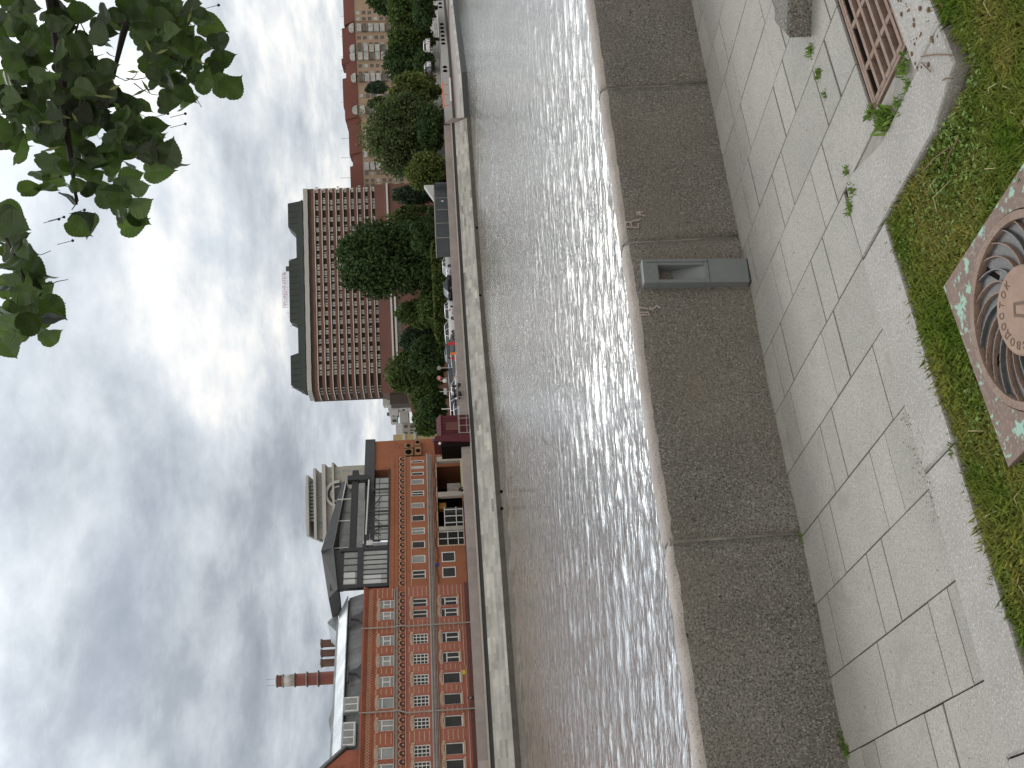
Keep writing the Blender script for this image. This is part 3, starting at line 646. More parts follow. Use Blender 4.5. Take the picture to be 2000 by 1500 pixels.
# set-back end wall with duct boxes
E_ = PL(*(A.p + A.d * 0 - A.n * 2.0), 45.5)
a0 = E_.m(800, 897)[0]; a1 = E_.m(800, 859)[0]
ZT = E_.m(733, 878)[1]
mb = MB(); mb.box(18.9, a1, 2.0, 12, 2.6, ZT); mb.build('end_wall', M['ochre'], HB2)
mb = MB(); mb.box(15.5, a1 + .1, 1.7, 11, ZT, ZT + 1.15); mb.build('roof_plant_screen', M['grayblk'], HB2)
for (xa, xb, ya, yb) in ((790, 807, 874, 882), (790, 807, 884, 897), (811, 821, 865, 878), (811, 823, 880, 896)):
    s0_, s1_, z0_, z1_ = E_.rect(xa, xb, ya, yb)
    mb = MB(); mb.box(s0_, s1_, 1.3, 2.0, z0_, z1_); u = mb.build('air_conditioner', M['acbox'], HB2)
    mb = MB(); mb.tube([((s0_ + s1_) / 2, 1.27, (z0_ + z1_) / 2), ((s0_ + s1_) / 2, 1.31, (z0_ + z1_) / 2)], min(s1_ - s0_, z1_ - z0_) * .38, 12); mb.build('fan_grille', M['pit'], u)
def wallbox(name, ma, xa, xb, ya, yb, y0_, y1_, par=HB2, pl=E_):
    s0_, s1_, z0_, z1_ = pl.rect(xa, xb, ya, yb); q = MB(); q.box(s0_, s1_, y0_, y1_, z0_, z1_); return q.build(name, M[ma] if isinstance(ma, str) else ma, par)
wallbox('white_notice_board', 'white', 861, 870, 863, 876, 1.9, 2.01)
wallbox('service_door', 'plinth', 880, 899, 862, 892, 1.95, 2.01)
wallbox('side_window', 'glass', 873, 887, 857, 866, 1.94, 2.01)
wallbox('wall_ledge', 'pipe', 856, 859, 858, 896, 1.85, 2.01)
wallbox('blue_plate', 'blueS', 845, 851, 858, 864, 1.9, 2.01)
s_, z_ = A.m(853, 1103.5); mb = MB(); mb.box(s_ - .22, s_ + .22, -.05, -.01, z_ - .22, z_ + .22); o = mb.build('blue_plate', M['blueS'], HB2)
# yellow railing at the foot of the shopfront
mb = MB(); s0_, z0_ = A.m(900, 889); s1_, z1_ = A.m(904, 968)
mb.box(s1_, s0_, -.35, -.27, z1_ - .1, z1_ + .12); mb.build('entrance_beam', mat('cream_beam', (.55, .48, .30), .7), HB2)

# cables sagging over the orange facade
mb = MB()
for z_ in (7.0, 6.92):
    pts = []
    for k in range(60): s_ = 1.5 + 17.3 * k / 59; pts.append((s_, -.12 - .03 * math.sin(k), z_ - .22 * abs(math.sin(s_ * .95)) + .05 * math.sin(k * 2.1)))
    mb.tube(pts, .022, 5)
mb.build('cable', M['black'], HB2)

# ---------------------------------------------------------------- chimneys behind
def pixel_cyl(mbx, x0, x1, yc0, yc1, w0, w1, Y, n=18, ma=None):
    a = at(x0, yc0, Y=Y); b = at(x1, yc1, Y=Y); k = Y / FPX
    mbx.tube([b, a], [w1 * k / 2, w0 * k / 2], n)
P0 = at(645, 1324, Y=135)
ch = thing('factory_chimney', 'tall tapering round brick chimney with one white painted ring', 'chimney', (P0[0], P0[1], 3.4))
def loc(mbx): mbx.v = [(x - P0[0], y - P0[1], z - 3.4) for x, y, z in mbx.v]
zt = at(540, 1330, Y=135)[2]; zb = P0[2]
def cyl(z0_, z1_, r0_, r1_, nm, ma):
    q = MB(); q.tube([(0, 0, z0_), (0, 0, z1_)], [r0_, r1_], 20); return q.build(nm, M[ma], ch, True)
H_ = zt - 3.4; zr = lambda x: at(x, 1325, Y=135)[2] - 3.4
cyl(0, zr(576), 1.05, .78, 'shaft', 'redwhite'); cyl(zr(576), zr(553), .78, .74, 'white_ring', 'chimwhite'); cyl(zr(553), H_, .74, .72, 'shaft_top', 'redwhite')
for x in (541, 553, 576, 600, 622): cyl(zr(x) - .07, zr(x) + .07, .82 + (x - 541) * .003, .82 + (x - 541) * .003, 'hoop', 'pipe')
q = MB(); 
for dx in (-.5, .3): q.tube([(dx, 0, H_), (dx, 0, H_ + 1.3)], .025, 5)
q.build('lightning_rod', M['pipe'], ch)
for i, (ya, yb) in enumerate(((1248, 1264), (1268, 1282), (1286, 1302))):
    a = at(650, ya, Y=118); b = at(650, yb, Y=118); tz = at(626, ya, Y=118)[2]
    c_ = thing('chimney_stack', ['square brown chimney stack standing farthest right on the metal roof', 'middle one of three square brown chimney stacks on the metal roof', 'square brown chimney stack on the roof, nearest the tall striped chimney'][i], 'chimney', ((a[0] + b[0]) / 2, (a[1] + b[1]) / 2, 15.5), R(45.5), 'brown chimney stacks')
    w_ = abs(a[0] - b[0]) * .62
    q = MB(); q.box(-w_ / 2, w_ / 2, -.35, .35, 0, tz - 15.5 - .22); q.build('shaft', M['oldchim'], c_)
    q = MB(); q.box(-w_ / 2 - .06, w_ / 2 + .06, -.41, .41, tz - 15.5 - .22, tz - 15.5); q.build('cap', M['oldchim'], c_)

# ================================================================ TOWER BLOCK WITH THE ROUND WINDOW (behind the pavilion)
T = PL(-30, 232, 12)
tw = bthing('apartment_tower', 'pale stone tower with stepped cornices and a big round arched window, behind the glass terrace', T)
def TR(xa, xb, ya, yb, back=0): return T.rect(xa, xb, ya, yb, back)
mb = MB()
for (xa, xb, ya, yb, y0_, y1_) in ((672, 760, 908, 1052, 0, 9), (632, 672, 912, 1050, -.02, 9), (612, 632, 922, 1050, 1, 9)):
    s0_, s1_, z0_, z1_ = TR(xa, xb, ya, yb); mb.box(s0_, s1_, y0_, y1_, z0_, z1_)
mb.build('wall', M['tower'], tw)
mb = MB()
for (xa, xb, ya, yb, e) in ((631, 638, 908, 1056, 1.4), (614, 619, 916, 1054, 1.2), (650, 654, 904, 1050, .8), (600, 605, 930, 1048, 1.6), (597, 600, 950, 1030, .5)):
    s0_, s1_, z0_, z1_ = TR(xa, xb, ya, yb); mb.box(s0_, s1_, -e, 10, z0_, z1_)
mb.build('cornice', M['tower_lt'], tw)
s0_, s1_, z0_, z1_ = TR(604, 615, 945, 1018); 
mb = MB(); k = s0_
while k < s1_: mb.box(k, k + .55, .4, .6, z0_, z1_); k += .8
mb.build('colonnade', M['tower_gl'], tw)
for j, yy in enumerate((930, 938, 962, 972, 990, 1012, 1022)):
    for (xa, xb) in ((622, 631),):
        s0_, s1_, z0_, z1_ = TR(xa, xb, yy, yy + 7); q = MB(); q.box(s0_, s1_, .8, 1.02, z0_, z1_); q.build('window', M['tower_gl'], tw)
for (xa, yy) in ((644, 920), (644, 934), (656, 920), (668, 918), (677, 918), (690, 918), (702, 918), (714, 918)):
    s0_, s1_, z0_, z1_ = TR(xa, xa + 7, yy, yy + 4); q = MB(); q.box(s0_, s1_, -.08, .02, z0_, z1_); q.build('window', M['tower_gl'], tw)
cs, cz = T.m(662, 965); r_ = abs(T.m(635, 965)[1] - cz)
mb = MB()
for k in range(18):
    t0, t1 = math.pi * k / 18 - .1, math.pi * (k + 1) / 18 - .1
    mb.prism_y([(cs + math.cos(t0) * r_ * .8, cz + math.sin(t0) * r_ * .8), (cs + math.cos(t0) * r_, cz + math.sin(t0) * r_), (cs + math.cos(t1) * r_, cz + math.sin(t1) * r_), (cs + math.cos(t1) * r_ * .8, cz + math.sin(t1) * r_ * .8)], -.9, 0)
    mb.prism_y([(cs + math.cos(t0) * r_ * .5, cz + math.sin(t0) * r_ * .5), (cs + math.cos(t0) * r_ * .6, cz + math.sin(t0) * r_ * .6), (cs + math.cos(t1) * r_ * .6, cz + math.sin(t1) * r_ * .6), (cs + math.cos(t1) * r_ * .5, cz + math.sin(t1) * r_ * .5)], -.5, 0)
mb.build('round_arch', M['tower_lt'], tw)
mb = MB(); mb.prism_y([(cs + math.cos(2 * math.pi * k / 24) * r_ * .8, cz + math.sin(2 * math.pi * k / 24) * r_ * .8) for k in range(24)], -.3, .01); mb.build('round_window', M['grayblk'], tw)

# ================================================================ HOTEL
H = PL(-10, 417, 10)
ho = bthing('hotel_block', 'broad dark red hotel slab with rows of balconies and a green metal roof', H)
ZB = [28.75 + 2.96 * k for k in range(11)]           # tops of the parapet bands
sR = H.m(700, 367)[0]; sL = H.m(700, 752)[0]
print('hotel', sL, sR)
mb = MB(); mb.box(sL, sR, 1.6, 16, 3, ZB[-1] + 1.7); mb.build('wall', M['hotel_dark'], ho)
# end chamfer turning away
ex = 4.3; ey = 9.0
def wavy(s): return .75 * abs(math.sin((s - sL) * math.pi / 8.1)) - .3
def band(mbx, z0_, z1_, out, th=.3):
    pts = []; s = sR
    n = 96
    for k in range(n + 1):
        s = sR + (sL - sR) * k / n; pts.append((s, -wavy(s) - out))
    pts += [(sL - 1.2, .6 - out), (sL - 2.7, 3.4 - out), (sL - ex, ey - out)]
    for (a, b) in zip(pts[:-1], pts[1:]):
        d = np.array([b[0] - a[0], b[1] - a[1]]); d /= np.linalg.norm(d); nn = np.array([-d[1], d[0]]) * th * -1
        lo = [(a[0], a[1], z0_), (b[0], b[1], z0_), (b[0] - nn[0] * -1, b[1] + abs(nn[1]), z0_), (a[0] - nn[0] * -1, a[1] + abs(nn[1]), z0_)]
        mbx.hexa(lo, [(x, y, z1_) for x, y, _ in lo])
for i, z_ in enumerate(ZB):
    q = MB(); band(q, z_ - 1.25, z_ - .10, .25, 1.9); q.build('balcony_band', M['hotel_red'], ho)
    q = MB(); band(q, z_ - 1.58, z_ - 1.25, .42, 2.0); q.build('balcony_ledge', M['hotel_white'], ho)
mb = MB(); mb.hexa([(sL, 1.8, 3), (sL - 1.2, 2.4, 3), (sL - 2.7, 5, 3), (sL - ex, ey + 2, 3), (sL, 16, 3)], [(sL, 1.8, ZB[-1] + 1.7), (sL - 1.2, 2.4, ZB[-1] + 1.7), (sL - 2.7, 5, ZB[-1] + 1.7), (sL - ex, ey + 2, ZB[-1] + 1.7), (sL, 16, ZB[-1] + 1.7)]); mb.build('end_bay', M['hotel_dark'], ho)
for z_ in ZB[:-1]:
    q = MB()
    for (sx, sy) in ((sL - .5, 1.9), (sL - 1.5, 2.8), (sL - 2.3, 4.2)): q.box(sx - .28, sx + .28, sy - .35, sy + .4, z_ + .1, z_ + 1.2)
    q.build('end_window', M['glass_pale'], ho)
q = MB(); band(q, ZB[-1] + 1.3, ZB[-1] + 3.1, .8, 3); q.build('roof_parapet', M['hotel_par'], ho)
q = MB(); band(q, ZB[-1] - .15, ZB[-1] + 1.2, .1, 1.5); q.build('top_band', M['hotel_dark'], ho)
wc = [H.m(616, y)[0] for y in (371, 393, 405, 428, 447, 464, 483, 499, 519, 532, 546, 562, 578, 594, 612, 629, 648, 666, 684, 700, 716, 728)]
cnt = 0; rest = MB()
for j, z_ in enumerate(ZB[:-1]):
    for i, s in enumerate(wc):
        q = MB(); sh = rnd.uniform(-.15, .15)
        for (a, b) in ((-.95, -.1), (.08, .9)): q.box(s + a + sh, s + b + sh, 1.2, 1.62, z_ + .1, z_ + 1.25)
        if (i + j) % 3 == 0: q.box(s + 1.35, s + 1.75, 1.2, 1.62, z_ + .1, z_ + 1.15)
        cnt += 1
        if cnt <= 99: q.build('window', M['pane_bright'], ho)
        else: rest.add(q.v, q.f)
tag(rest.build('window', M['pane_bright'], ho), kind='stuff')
# roof
mb = MB()
def RH(xa, xb, ya, yb): return H.rect(xa, xb, ya, yb)
zr0 = ZB[-1] + 3.1; zl = RH(577, 590, 400, 700)[3]; zh = RH(560, 590, 400, 600)[3]
s_a, s_b = H.m(585, 762)[0], H.m(585, 385)[0]
mb.hexa([(s_a, 3, zr0 + .9), (s_b, 3, zr0 + .9), (s_b, 15, zr0 + .9), (s_a, 15, zr0 + .9)], [(s_a + 1, 4.5, zl), (s_b - 1, 4.5, zl), (s_b - 1, 14, zl), (s_a + 1, 14, zl)])
for (ya, yb, yta, ytb) in ((387, 460, 389, 435), (495, 634, 502, 622), (683, 762, 690, 748)):
    a, b = H.m(577, yb)[0], H.m(577, ya)[0]; c, d = H.m(561, ytb)[0], H.m(561, yta)[0]
    mb.hexa([(a, 3.6, zl - 2), (b, 3.6, zl - 2), (b, 14.5, zl - 2), (a, 14.5, zl - 2)], [(c, 5.2, zh), (d, 5.2, zh), (d, 13, zh), (c, 13, zh)])
rfh = mb.build('roof', M['hotel_green'], ho)
mb = MB(); k = s_a + 2
while k < s_b - 2:
    if H.m(570, 634)[0] < k < H.m(570, 495)[0] or k > H.m(570, 440)[0] or k < H.m(570, 700)[0]: mb.tube([(k, 3.45, zr0 + 1.2), (k, 5.0, zh - .1)], .1, 4)
    k += 2.6
mb.build('roof_seam', M['black'], rfh)
mb = MB(); mb.box(s_a + .5, s_b - .5, 3.2, 14, zr0 - .5, zr0 + .95); mb.build('roof_storey', M['hotel_dark'], ho)
mb = MB(); k = s_a + 2
while k < s_b: mb.box(k, k + 1.4, 3.05, 3.2, zr0 - .3, zr0 + .5); k += 4.1
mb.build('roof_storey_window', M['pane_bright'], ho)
# podium
PD = PL(-10, 380, 6)
s0_, s1_, z0_, z1_ = PD.rect(757, 800, 356, 800)
pd = MB(); y0_ = -37
hp = thing('hotel_podium', 'low brown brick podium with a thin white roof line below the hotel', 'building', (PD.p[0], PD.p[1], 0), PD.a)
mb = MB(); a, b = PD.m(770, 766)[0], PD.m(770, 359)[0]; mb.box(a, b, 0, 30, 3, PD.m(746, 560)[1] + 1.5)
a2 = PD.m(800, 803)[0]; a3 = PD.m(815, 846)[0]; z2_ = PD.m(796, 790)[1]; z3_ = PD.m(815, 846)[1]
mb.hexa([(a3, -1, 3), (a, -1, 3), (a, 20, 3), (a3, 20, 3)], [(a3, -1, z3_), (a, -1, PD.m(793, 766)[1]), (a, 20, PD.m(793, 766)[1]), (a3, 20, z3_)]); mb.build('wall', M['hotel_red'], hp)
mb = MB(); mb.box(PD.m(780, 788)[0], a, 1, 20, 3, PD.m(761, 775)[1]); mb.build('dark_end_block', M['hotel_dark'], hp)
mb = MB(); zz_ = PD.m(767, 640)[1]; mb.box(PD.m(770, 712)[0], b, -1.2, 0, zz_ - .2, zz_ + .45); mb.box(PD.m(775, 705)[0], PD.m(775, 580)[0], -.9, 0, zz_ - 1.6, zz_ - .9); mb.box(PD.m(838, 812)[0], PD.m(826, 765)[0], -2.2, -1.3, PD.m(832, 790)[1] - .4, PD.m(830, 790)[1] + .3); mb.build('roof_edge', M['pale'], hp)
mb = MB(); s0_, s1_, z0_, z1_ = PD.rect(773, 785, 600, 668); mb.box(s0_, s1_, -.1, .02, z0_, z1_)
for (ya, yb) in ((674, 681), (686, 692)): s0_, s1_, z0_, z1_ = PD.rect(779, 785, ya, yb); mb.box(s0_, s1_, -.1, .02, z0_, z1_)
mb.build('podium_window', M['dkwin'], hp)
# rooftop lettering on a lattice
def text_mesh(s, size, depth, spacing=1.0):
    cu = bpy.data.curves.new('t', 'FONT'); cu.body = s; cu.size = size; cu.extrude = depth; cu.align_x = 'CENTER'; cu.space_character = spacing
    o = bpy.data.objects.new('t', cu); col.objects.link(o); bpy.context.view_layer.update()
    dg = bpy.context.evaluated_depsgraph_get(); me = bpy.data.meshes.new_from_object(o.evaluated_get(dg)); bpy.data.objects.remove(o); bpy.data.curves.remove(cu); return me
def text_obj(name, s, size, depth, ma, parent, spacing=1.0):
    me = text_mesh(s, size, depth, spacing); me.materials.clear(); me.materials.append(M[ma]); o = bpy.data.objects.new(name, me); col.objects.link(o); o.parent = parent; return o
M['letters'] = mat('pink_letters', (.50, .34, .40), .6)
sa, za = H.m(551, 594); sb, _ = H.m(551, 524)
sg = thing('rooftop_sign', 'pale pink hotel lettering standing on the green roof', 'sign', tuple(list(H.p + H.d * ((sa + sb) / 2) - H.n * 5.4) + [zh + .3]), H.a)
o = text_obj('lettering', 'ПРЕЗИДЕНТ-ОТЕЛЬ', 2.3, .06, 'letters', sg); o.rotation_euler = (R(90), 0, 0)
wd = max(v.co.x for v in o.data.vertices) - min(v.co.x for v in o.data.vertices); sc_ = (sb - sa) / wd; o.scale = (sc_, 1, 1); o.location = (0, 0, .9)
mb = MB(); L2 = (sb - sa) / 2
for k in range(17): mb.tube([(-L2 + k * L2 / 8, .2, -.4), (-L2 + k * L2 / 8, .2, 2.6)], .04, 4)
for z_ in (.5, 1.7): mb.tube([(-L2, .2, z_), (L2, .2, z_)], .04, 4)
mb.build('lattice', M['letters'], sg)
a_, _z = H.m(556, 607)
mb = MB(); mb.box(a_ - 1.5, a_ + 1.5, 7, 8, zh, zh + .3)
for k in (-1.2, -.4, .5, 1.3): mb.tube([(a_ + k, 7.5, zh), (a_ + k, 7.5, zh + 1.3 + k * .4)], .06, 5)
mb.build('roof_antenna', M['letters'], ho)
a_, _z = H.m(556, 516); mb = MB(); mb.box(a_ - .9, a_ + .9, 6, 7.5, zh, zh + 1.4); mb.build('roof_unit', M['grayblk'], ho)

# ================================================================ LONG BEIGE APARTMENT HOUSE, RIGHT
Bz = PL(60, 440, 4)
bh = bthing('apartment_house', 'long beige apartment house with a red sheet roof of uneven height and bowed white balconies', Bz)
def eav(y): return 690 + (y / 360) * 16 + (3 if y > 220 else 0)
segsY = [(-70, 40, 668), (40, 47, 676), (47, 105, 667), (105, 116, 665), (116, 145, 674), (145, 200, 668), (200, 226, 672), (226, 240, 676), (240, 295, 680), (295, 318, 687), (318, 372, 683)]
mbw = MB(); mbr = MB()
for k, (ya, yb, xt) in enumerate(segsY):
    xe = eav((ya + yb) / 2); s0_, s1_, _, ze = Bz.rect(xe, 860, ya, yb); zt_ = Bz.m(xt, (ya + yb) / 2)[1]
    e = .4 * (k % 2)
    mbw.box(s0_, s1_, e, 16, 3, ze); mbr.hexa([(s0_, e - .6, ze), (s1_, e - .6, ze), (s1_, 16, ze), (s0_, 16, ze)], [(s0_, 3.4 + e, zt_), (s1_, 3.4 + e, zt_), (s1_, 14, zt_), (s0_, 14, zt_)])
mbw.build('wall', M['beige'], bh); mbr.build('roof', M['redroof'], bh)
zs = [Bz.m(eav(100) + 4 + 11.3 * k, 100)[1] for k in range(9)]
cnt = 0
wy = [24, 36, 73, 86, 128, 142, 186, 258, 269, 282, 297, 303, 338, 352, 361, -12, -30]
for y_ in wy:
    s_ = Bz.m(740, y_)[0]
    for k, z_ in enumerate(zs[:7]):
        z_ = z_ - (Bz.m(eav(100), 100)[1] - Bz.m(eav(y_), y_)[1])
        q = MB(); q.box(s_ - .75, s_ + .75, -.06, .42, z_ - 1.6, z_ - .05); o = q.build('window', M['dkwin'] if (k * 7 + int(y_)) % 3 else M['balc'], bh)
        q = MB(); q.box(s_ - .95, s_ + .95, -.12, -.02, z_ - .05, z_ + .15); q.build('window_head', M['beige'], o)
for y_ in (55, 96, 110, 152, 215, 325):
    s_ = Bz.m(740, y_)[0]
    for k, z_ in enumerate(zs[:6]):
        z_ = z_ - (Bz.m(eav(100), 100)[1] - Bz.m(eav(y_), y_)[1])
        q = MB(); q.box(s_ - 1.7, s_ + 1.7, -1.3, .4, z_ - 2.0, z_ - .15); q.build('balcony', M['balc'] if (k + int(y_)) % 4 else M['dkwin'], bh)
        q = MB(); q.box(s_ - 1.8, s_ + 1.8, -1.4, .4, z_ - 2.25, z_ - 2.0); q.build('balcony_slab', M['beige'], bh)
    if y_ < 300:
        zt_ = Bz.m(eav(y_), y_)[1] + .3
        q = MB(); q.prism_y([(s_ + 1.9 * math.cos(math.pi * k / 12), zt_ + 2.2 * math.sin(math.pi * k / 12)) for k in range(13)], -1.5, 1.5); q.build('round_gable', M['balc'], bh)
mb = MB()
for y_ in (20, 46, 60, 100, 128, 160, 190, 262, 300, 340):
    a_ = Bz.m(668, y_); mb.tube([(a_[0], 6, a_[1] - 3), (a_[0], 6, a_[1] + 1.2)], .08, 5)
mb.build('aerial', M['pipe'], bh)

# ================================================================ WHITE AND GREY HOUSES IN THE GAP
def block(name, label, X, Y, ang, parts_, wins, ma, cat='building'):
    pl = PL(X, Y, ang); o = thing(name, label, cat, (X, Y, 0), R(ang))
    for (nm, m_, xa, xb, ya, yb, y0_, y1_) in parts_:
        s0_, s1_, z0_, z1_ = pl.rect(xa, xb, ya, yb); q = MB(); q.box(s0_, s1_, y0_, y1_, 3 if nm == 'wall' else z0_, z1_); q.build(nm, M[m_], o)
    for (xa, xb, ya, yb) in wins:
        s0_, s1_, z0_, z1_ = pl.rect(xa, xb, ya, yb); q = MB(); q.box(s0_, s1_, -.12, .05, z0_, z1_); q.build('window', M['dkwin'], o)
    return o
block('white_house', 'small white block of flats with stepped bays, beyond the end of the hotel podium', -14, 520, 8,
      [('wall', 'palewhite', 758, 850, 788, 800, 0, 10), ('bay', 'palewhite', 760, 778, 800, 812, -.5, 9), ('bay', 'palewhite', 763, 776, 812, 826, .5, 9), ('upper_storey', 'hotel_par', 747, 761, 767, 791, 2, 12), ('roof_box', 'grayblk', 755, 761, 804, 810, 3, 6), ('gutter', 'white', 791, 794, 784, 802, -.3, 0)],
      [(764, 770, 791.5, 796.5), (774.5, 782, 791.5, 796.5), (786, 791, 791, 796), (786, 791, 799, 802.5), (764.5, 770, 802.5, 807), (766, 773, 809, 813), (766.5, 774, 819.5, 824)], None)
block('grey_house', 'grey rendered house with pairs of small windows, between the white flats and the yellow strip', -18, 430, 8,
      [('wall', 'tower', 786, 860, 825, 856, 0, 10), ('roof', 'hotel_par', 781, 798, 803, 826, -1, 9), ('gable', 'palewhite', 773, 786, 826, 852, 1, 8)],
      [(789, 796, 830, 836), (801, 807, 830, 836), (789, 796, 844, 848), (801, 807, 844, 848), (801, 807, 839, 841.5)], None)
block('yellow_house', 'narrow yellow house with white pilasters showing past the brick end wall', -8.5, 190, 40,
      [('wall', 'yellow', 768, 852, 847, 862, 0, 8), ('pilaster', 'palewhite', 787, 792, 848, 862, -.2, 0), ('pilaster', 'palewhite', 808, 813, 846, 862, -.2, 0), ('roof', 'tower_gl', 758, 768, 854, 863, 1, 8)], [], None)
block('brick_annex', 'small red brick annex with a dark gable behind the grey container', 5, 175, 6,
      [('wall', 'hotel_red', 800, 850, 400, 447, 0, 10), ('roof', 'oldchim', 784, 801, 404, 436, 1, 8)],
      [(838, 842, 420, 428)], None)
block('brick_lodge', 'low red brick lodge half hidden between the big dark tree and the fresh green tree', -2, 185, 6,
      [('wall', 'hotel_red', 808, 860, 540, 606, 0, 8)], [(822, 828, 560, 566)], None)
block('pink_house', 'low dark pink house under the willow branches, right of the grey container', 25, 180, 10,
      [('wall', 'stone_pink', 848, 880, 330, 366, 0, 8)], [(861, 868, 341, 349), (861, 868, 356, 364), (850, 852, 336, 366)], None)
# ================================================================ TREES
rs = np.random.RandomState(11)
def cards(cent, nrm, size, tone):
    """small folded leaf-cluster faces: arrays of centres, normals, sizes"""
    n = len(cent); nrm = nrm / (np.linalg.norm(nrm, axis=1, keepdims=True) + 1e-9)
    a = rs.normal(size=(n, 3)); u = np.cross(nrm, a); u /= np.linalg.norm(u, axis=1, keepdims=True) + 1e-9; v = np.cross(nrm, u)
    s = size[:, None]; asp = rs.uniform(.5, .9, n)[:, None]
    p0 = cent - u * s; p1 = cent + v * s * asp + nrm * s * .15; p2 = cent + u * s; p3 = cent - v * s * asp + nrm * s * .15
    co = np.stack([p0, p1, p2, p3], 1).reshape(-1, 3)
    return co, tone
def mesh_quads(name, co, tone, ma, parent=None, k=4):
    nf = len(co) // k
    me = bpy.data.meshes.new(name); me.vertices.add(len(co)); me.vertices.foreach_set('co', co.astype(np.float32).ravel())
    me.loops.add(len(co)); me.loops.foreach_set('vertex_index', np.arange(len(co), dtype=np.int32))
    me.polygons.add(nf); me.polygons.foreach_set('loop_start', np.arange(0, len(co), k, dtype=np.int32)); me.polygons.foreach_set('loop_total', np.full(nf, k, np.int32)); me.update()
    me.materials.append(ma); a = me.attributes.new('tone', 'FLOAT', 'FACE'); a.data.foreach_set('value', tone.astype(np.float32))
    o = bpy.data.objects.new(name, me); col.objects.link(o)
    if parent: o.parent = parent
    return o
def tree(name, label, x0, x1, y0, y1, Y, ma, n=6000, leaf=.32, lumps=26, shape='round', group=None, trunk=True, base=None):
    a = at((x0 + x1) / 2, y0, Y=Y); b = at((x0 + x1) / 2, y1, Y=Y); top = at(x0, (y0 + y1) / 2, Y=Y)[2]; bot = at(x1, (y0 + y1) / 2, Y=Y)[2]
    cx_ = (a[0] + b[0]) / 2; w_ = abs(a[0] - b[0]) / 2; base = base if base is not None else gz(cx_)
    o = thing(name, label, 'tree', (cx_, Y, base), 0, group)
    bot = max(bot, base + .3); h_ = (top - bot) / 2; zc = (top + bot) / 2 - base
    C_ = []; T_ = []; N_ = []; S_ = []
    n = int(n * 1.6); lumps = int(lumps * 1.4); per = n // lumps
    for i in range(lumps):
        while True:
            p = rs.uniform(-1, 1, 3)
            if np.dot(p, p) > 1: continue
            if shape == 'cone' and np.hypot(p[0], p[1]) > (1 - p[2]) * .55 + .1: continue
            if shape == 'round' and p[2] < -.2 and np.hypot(p[0], p[1]) > .9: continue
            break
        r = rs.uniform(.16, .40) * (1 if shape != 'cone' else .6)
        lim = 1 - r * .62
        q = p / max(1, np.linalg.norm(p) / lim)
        c = np.array([q[0] * w_, q[1] * w_ * .9, q[2] * h_ + zc])
        d = rs.normal(size=(per, 3)); d /= np.linalg.norm(d, axis=1, keepdims=True)
        rad = (rs.uniform(.3, 1.12, per) ** .8)[:, None]
        ax = np.array([r * w_, r * w_, r * h_ * (1.0 if shape != 'willow' else 1.5)]); ax = np.maximum(ax, .5)
        if shape == 'willow': ax[2] = max(ax[2], 1.2)
        pts = c + d * rad * ax
        if shape == 'willow': pts[:, 2] -= rs.uniform(0, 1, per) ** 2 * h_ * .18
        C_.append(pts); N_.append(d * .7 + rs.normal(size=(per, 3)) * .55 + np.array([0, 0, .35])); T_.append(np.clip(rs.uniform(.25, .75) * .55 + rs.uniform(0, .5, per), 0, 1)); S_.append(rs.uniform(.5, 1.3, per) * leaf * .78)
    # loose sprays at the outline
    k = n // 7; d = rs.normal(size=(k, 3)); d /= np.linalg.norm(d, axis=1, keepdims=True)
    if shape == 'cone': rr = (1 - d[:, 2]) * .5 + .12; d[:, 0] *= rr; d[:, 1] *= rr
    C_.append(d * np.array([w_, w_ * .9, h_]) * rs.uniform(.7, 1.04, k)[:, None] + np.array([0, 0, zc])); N_.append(rs.normal(size=(k, 3))); T_.append(rs.uniform(.2, .9, k)); S_.append(rs.uniform(.5, 1.0, k) * leaf)
    C_ = np.concatenate(C_); C_[:, 2] = np.maximum(C_[:, 2], .12)
    co, tn = cards(C_, np.concatenate(N_), np.concatenate(S_), np.concatenate(T_))
    mesh_quads('crown', co, tn, ma, o)
    if trunk:
        q = MB(); q.tube([(0, 0, -.1), (.05 * w_, 0, zc * .5), (0, .1, zc), (-.05 * w_, 0, zc + h_ * .5)], [w_ * .06 + .12, w_ * .045 + .09, w_ * .035 + .06, .05], 8)
        for k in range(7):
            an = k * 2.4; z_ = zc - h_ * .6 + k * h_ * .17; q.tube([(0, 0, z_), (math.cos(an) * w_ * .35, math.sin(an) * w_ * .35, z_ + h_ * .28), (math.cos(an) * w_ * .68, math.sin(an) * w_ * .68, z_ + h_ * .42)], [.14, .08, .04], 6)
        q.build('trunk', M['bark'], o)
    return o
G1 = 'trees beyond the far quay'
tree('leafy_tree', 'large dark green tree standing in front of the hotel facade', 655, 850, 432, 583, 168, M['t_dark'], 15000, .42, 44, group=G1)
tree('leafy_tree', 'dark undergrowth at the lower right of the big dark tree', 800, 868, 425, 500, 160, M['t_dark'], 4500, .35, 18, group=G1)
tree('willow_tree', 'very large rounded grey-green tree hiding the middle of the beige house', 711, 872, 185, 342, 185, M['t_willow'], 15000, .36, 50, 'willow', group=G1)
tree('leafy_tree', 'olive green lower tree directly right of the large grey-green tree', 760, 862, 140, 215, 190, M['t_yel'], 7000, .36, 26, group=G1)
tree('willow_tree', 'drooping yellow-green willow between the grey-green tree and the grey container', 796, 868, 296, 372, 172, M['t_yel'], 6000, .30, 22, 'willow', group=G1)
tree('leafy_tree', 'dark blue-green tree behind the right end of the grey container', 765, 862, 360, 402, 182, M['t_blue'], 5000, .34, 18, group=G1)
tree('leafy_tree', 'thin loose tree over the small brick annex, left of the blue-green tree', 758, 850, 402, 440, 178, M['t_mid'], 2600, .32, 16, group=G1)
tree('leafy_tree', 'dark tree cut off by the right edge, before the beige house', 716, 790, -25, 28, 215, M['t_dark'], 5000, .42, 18, group=G1)
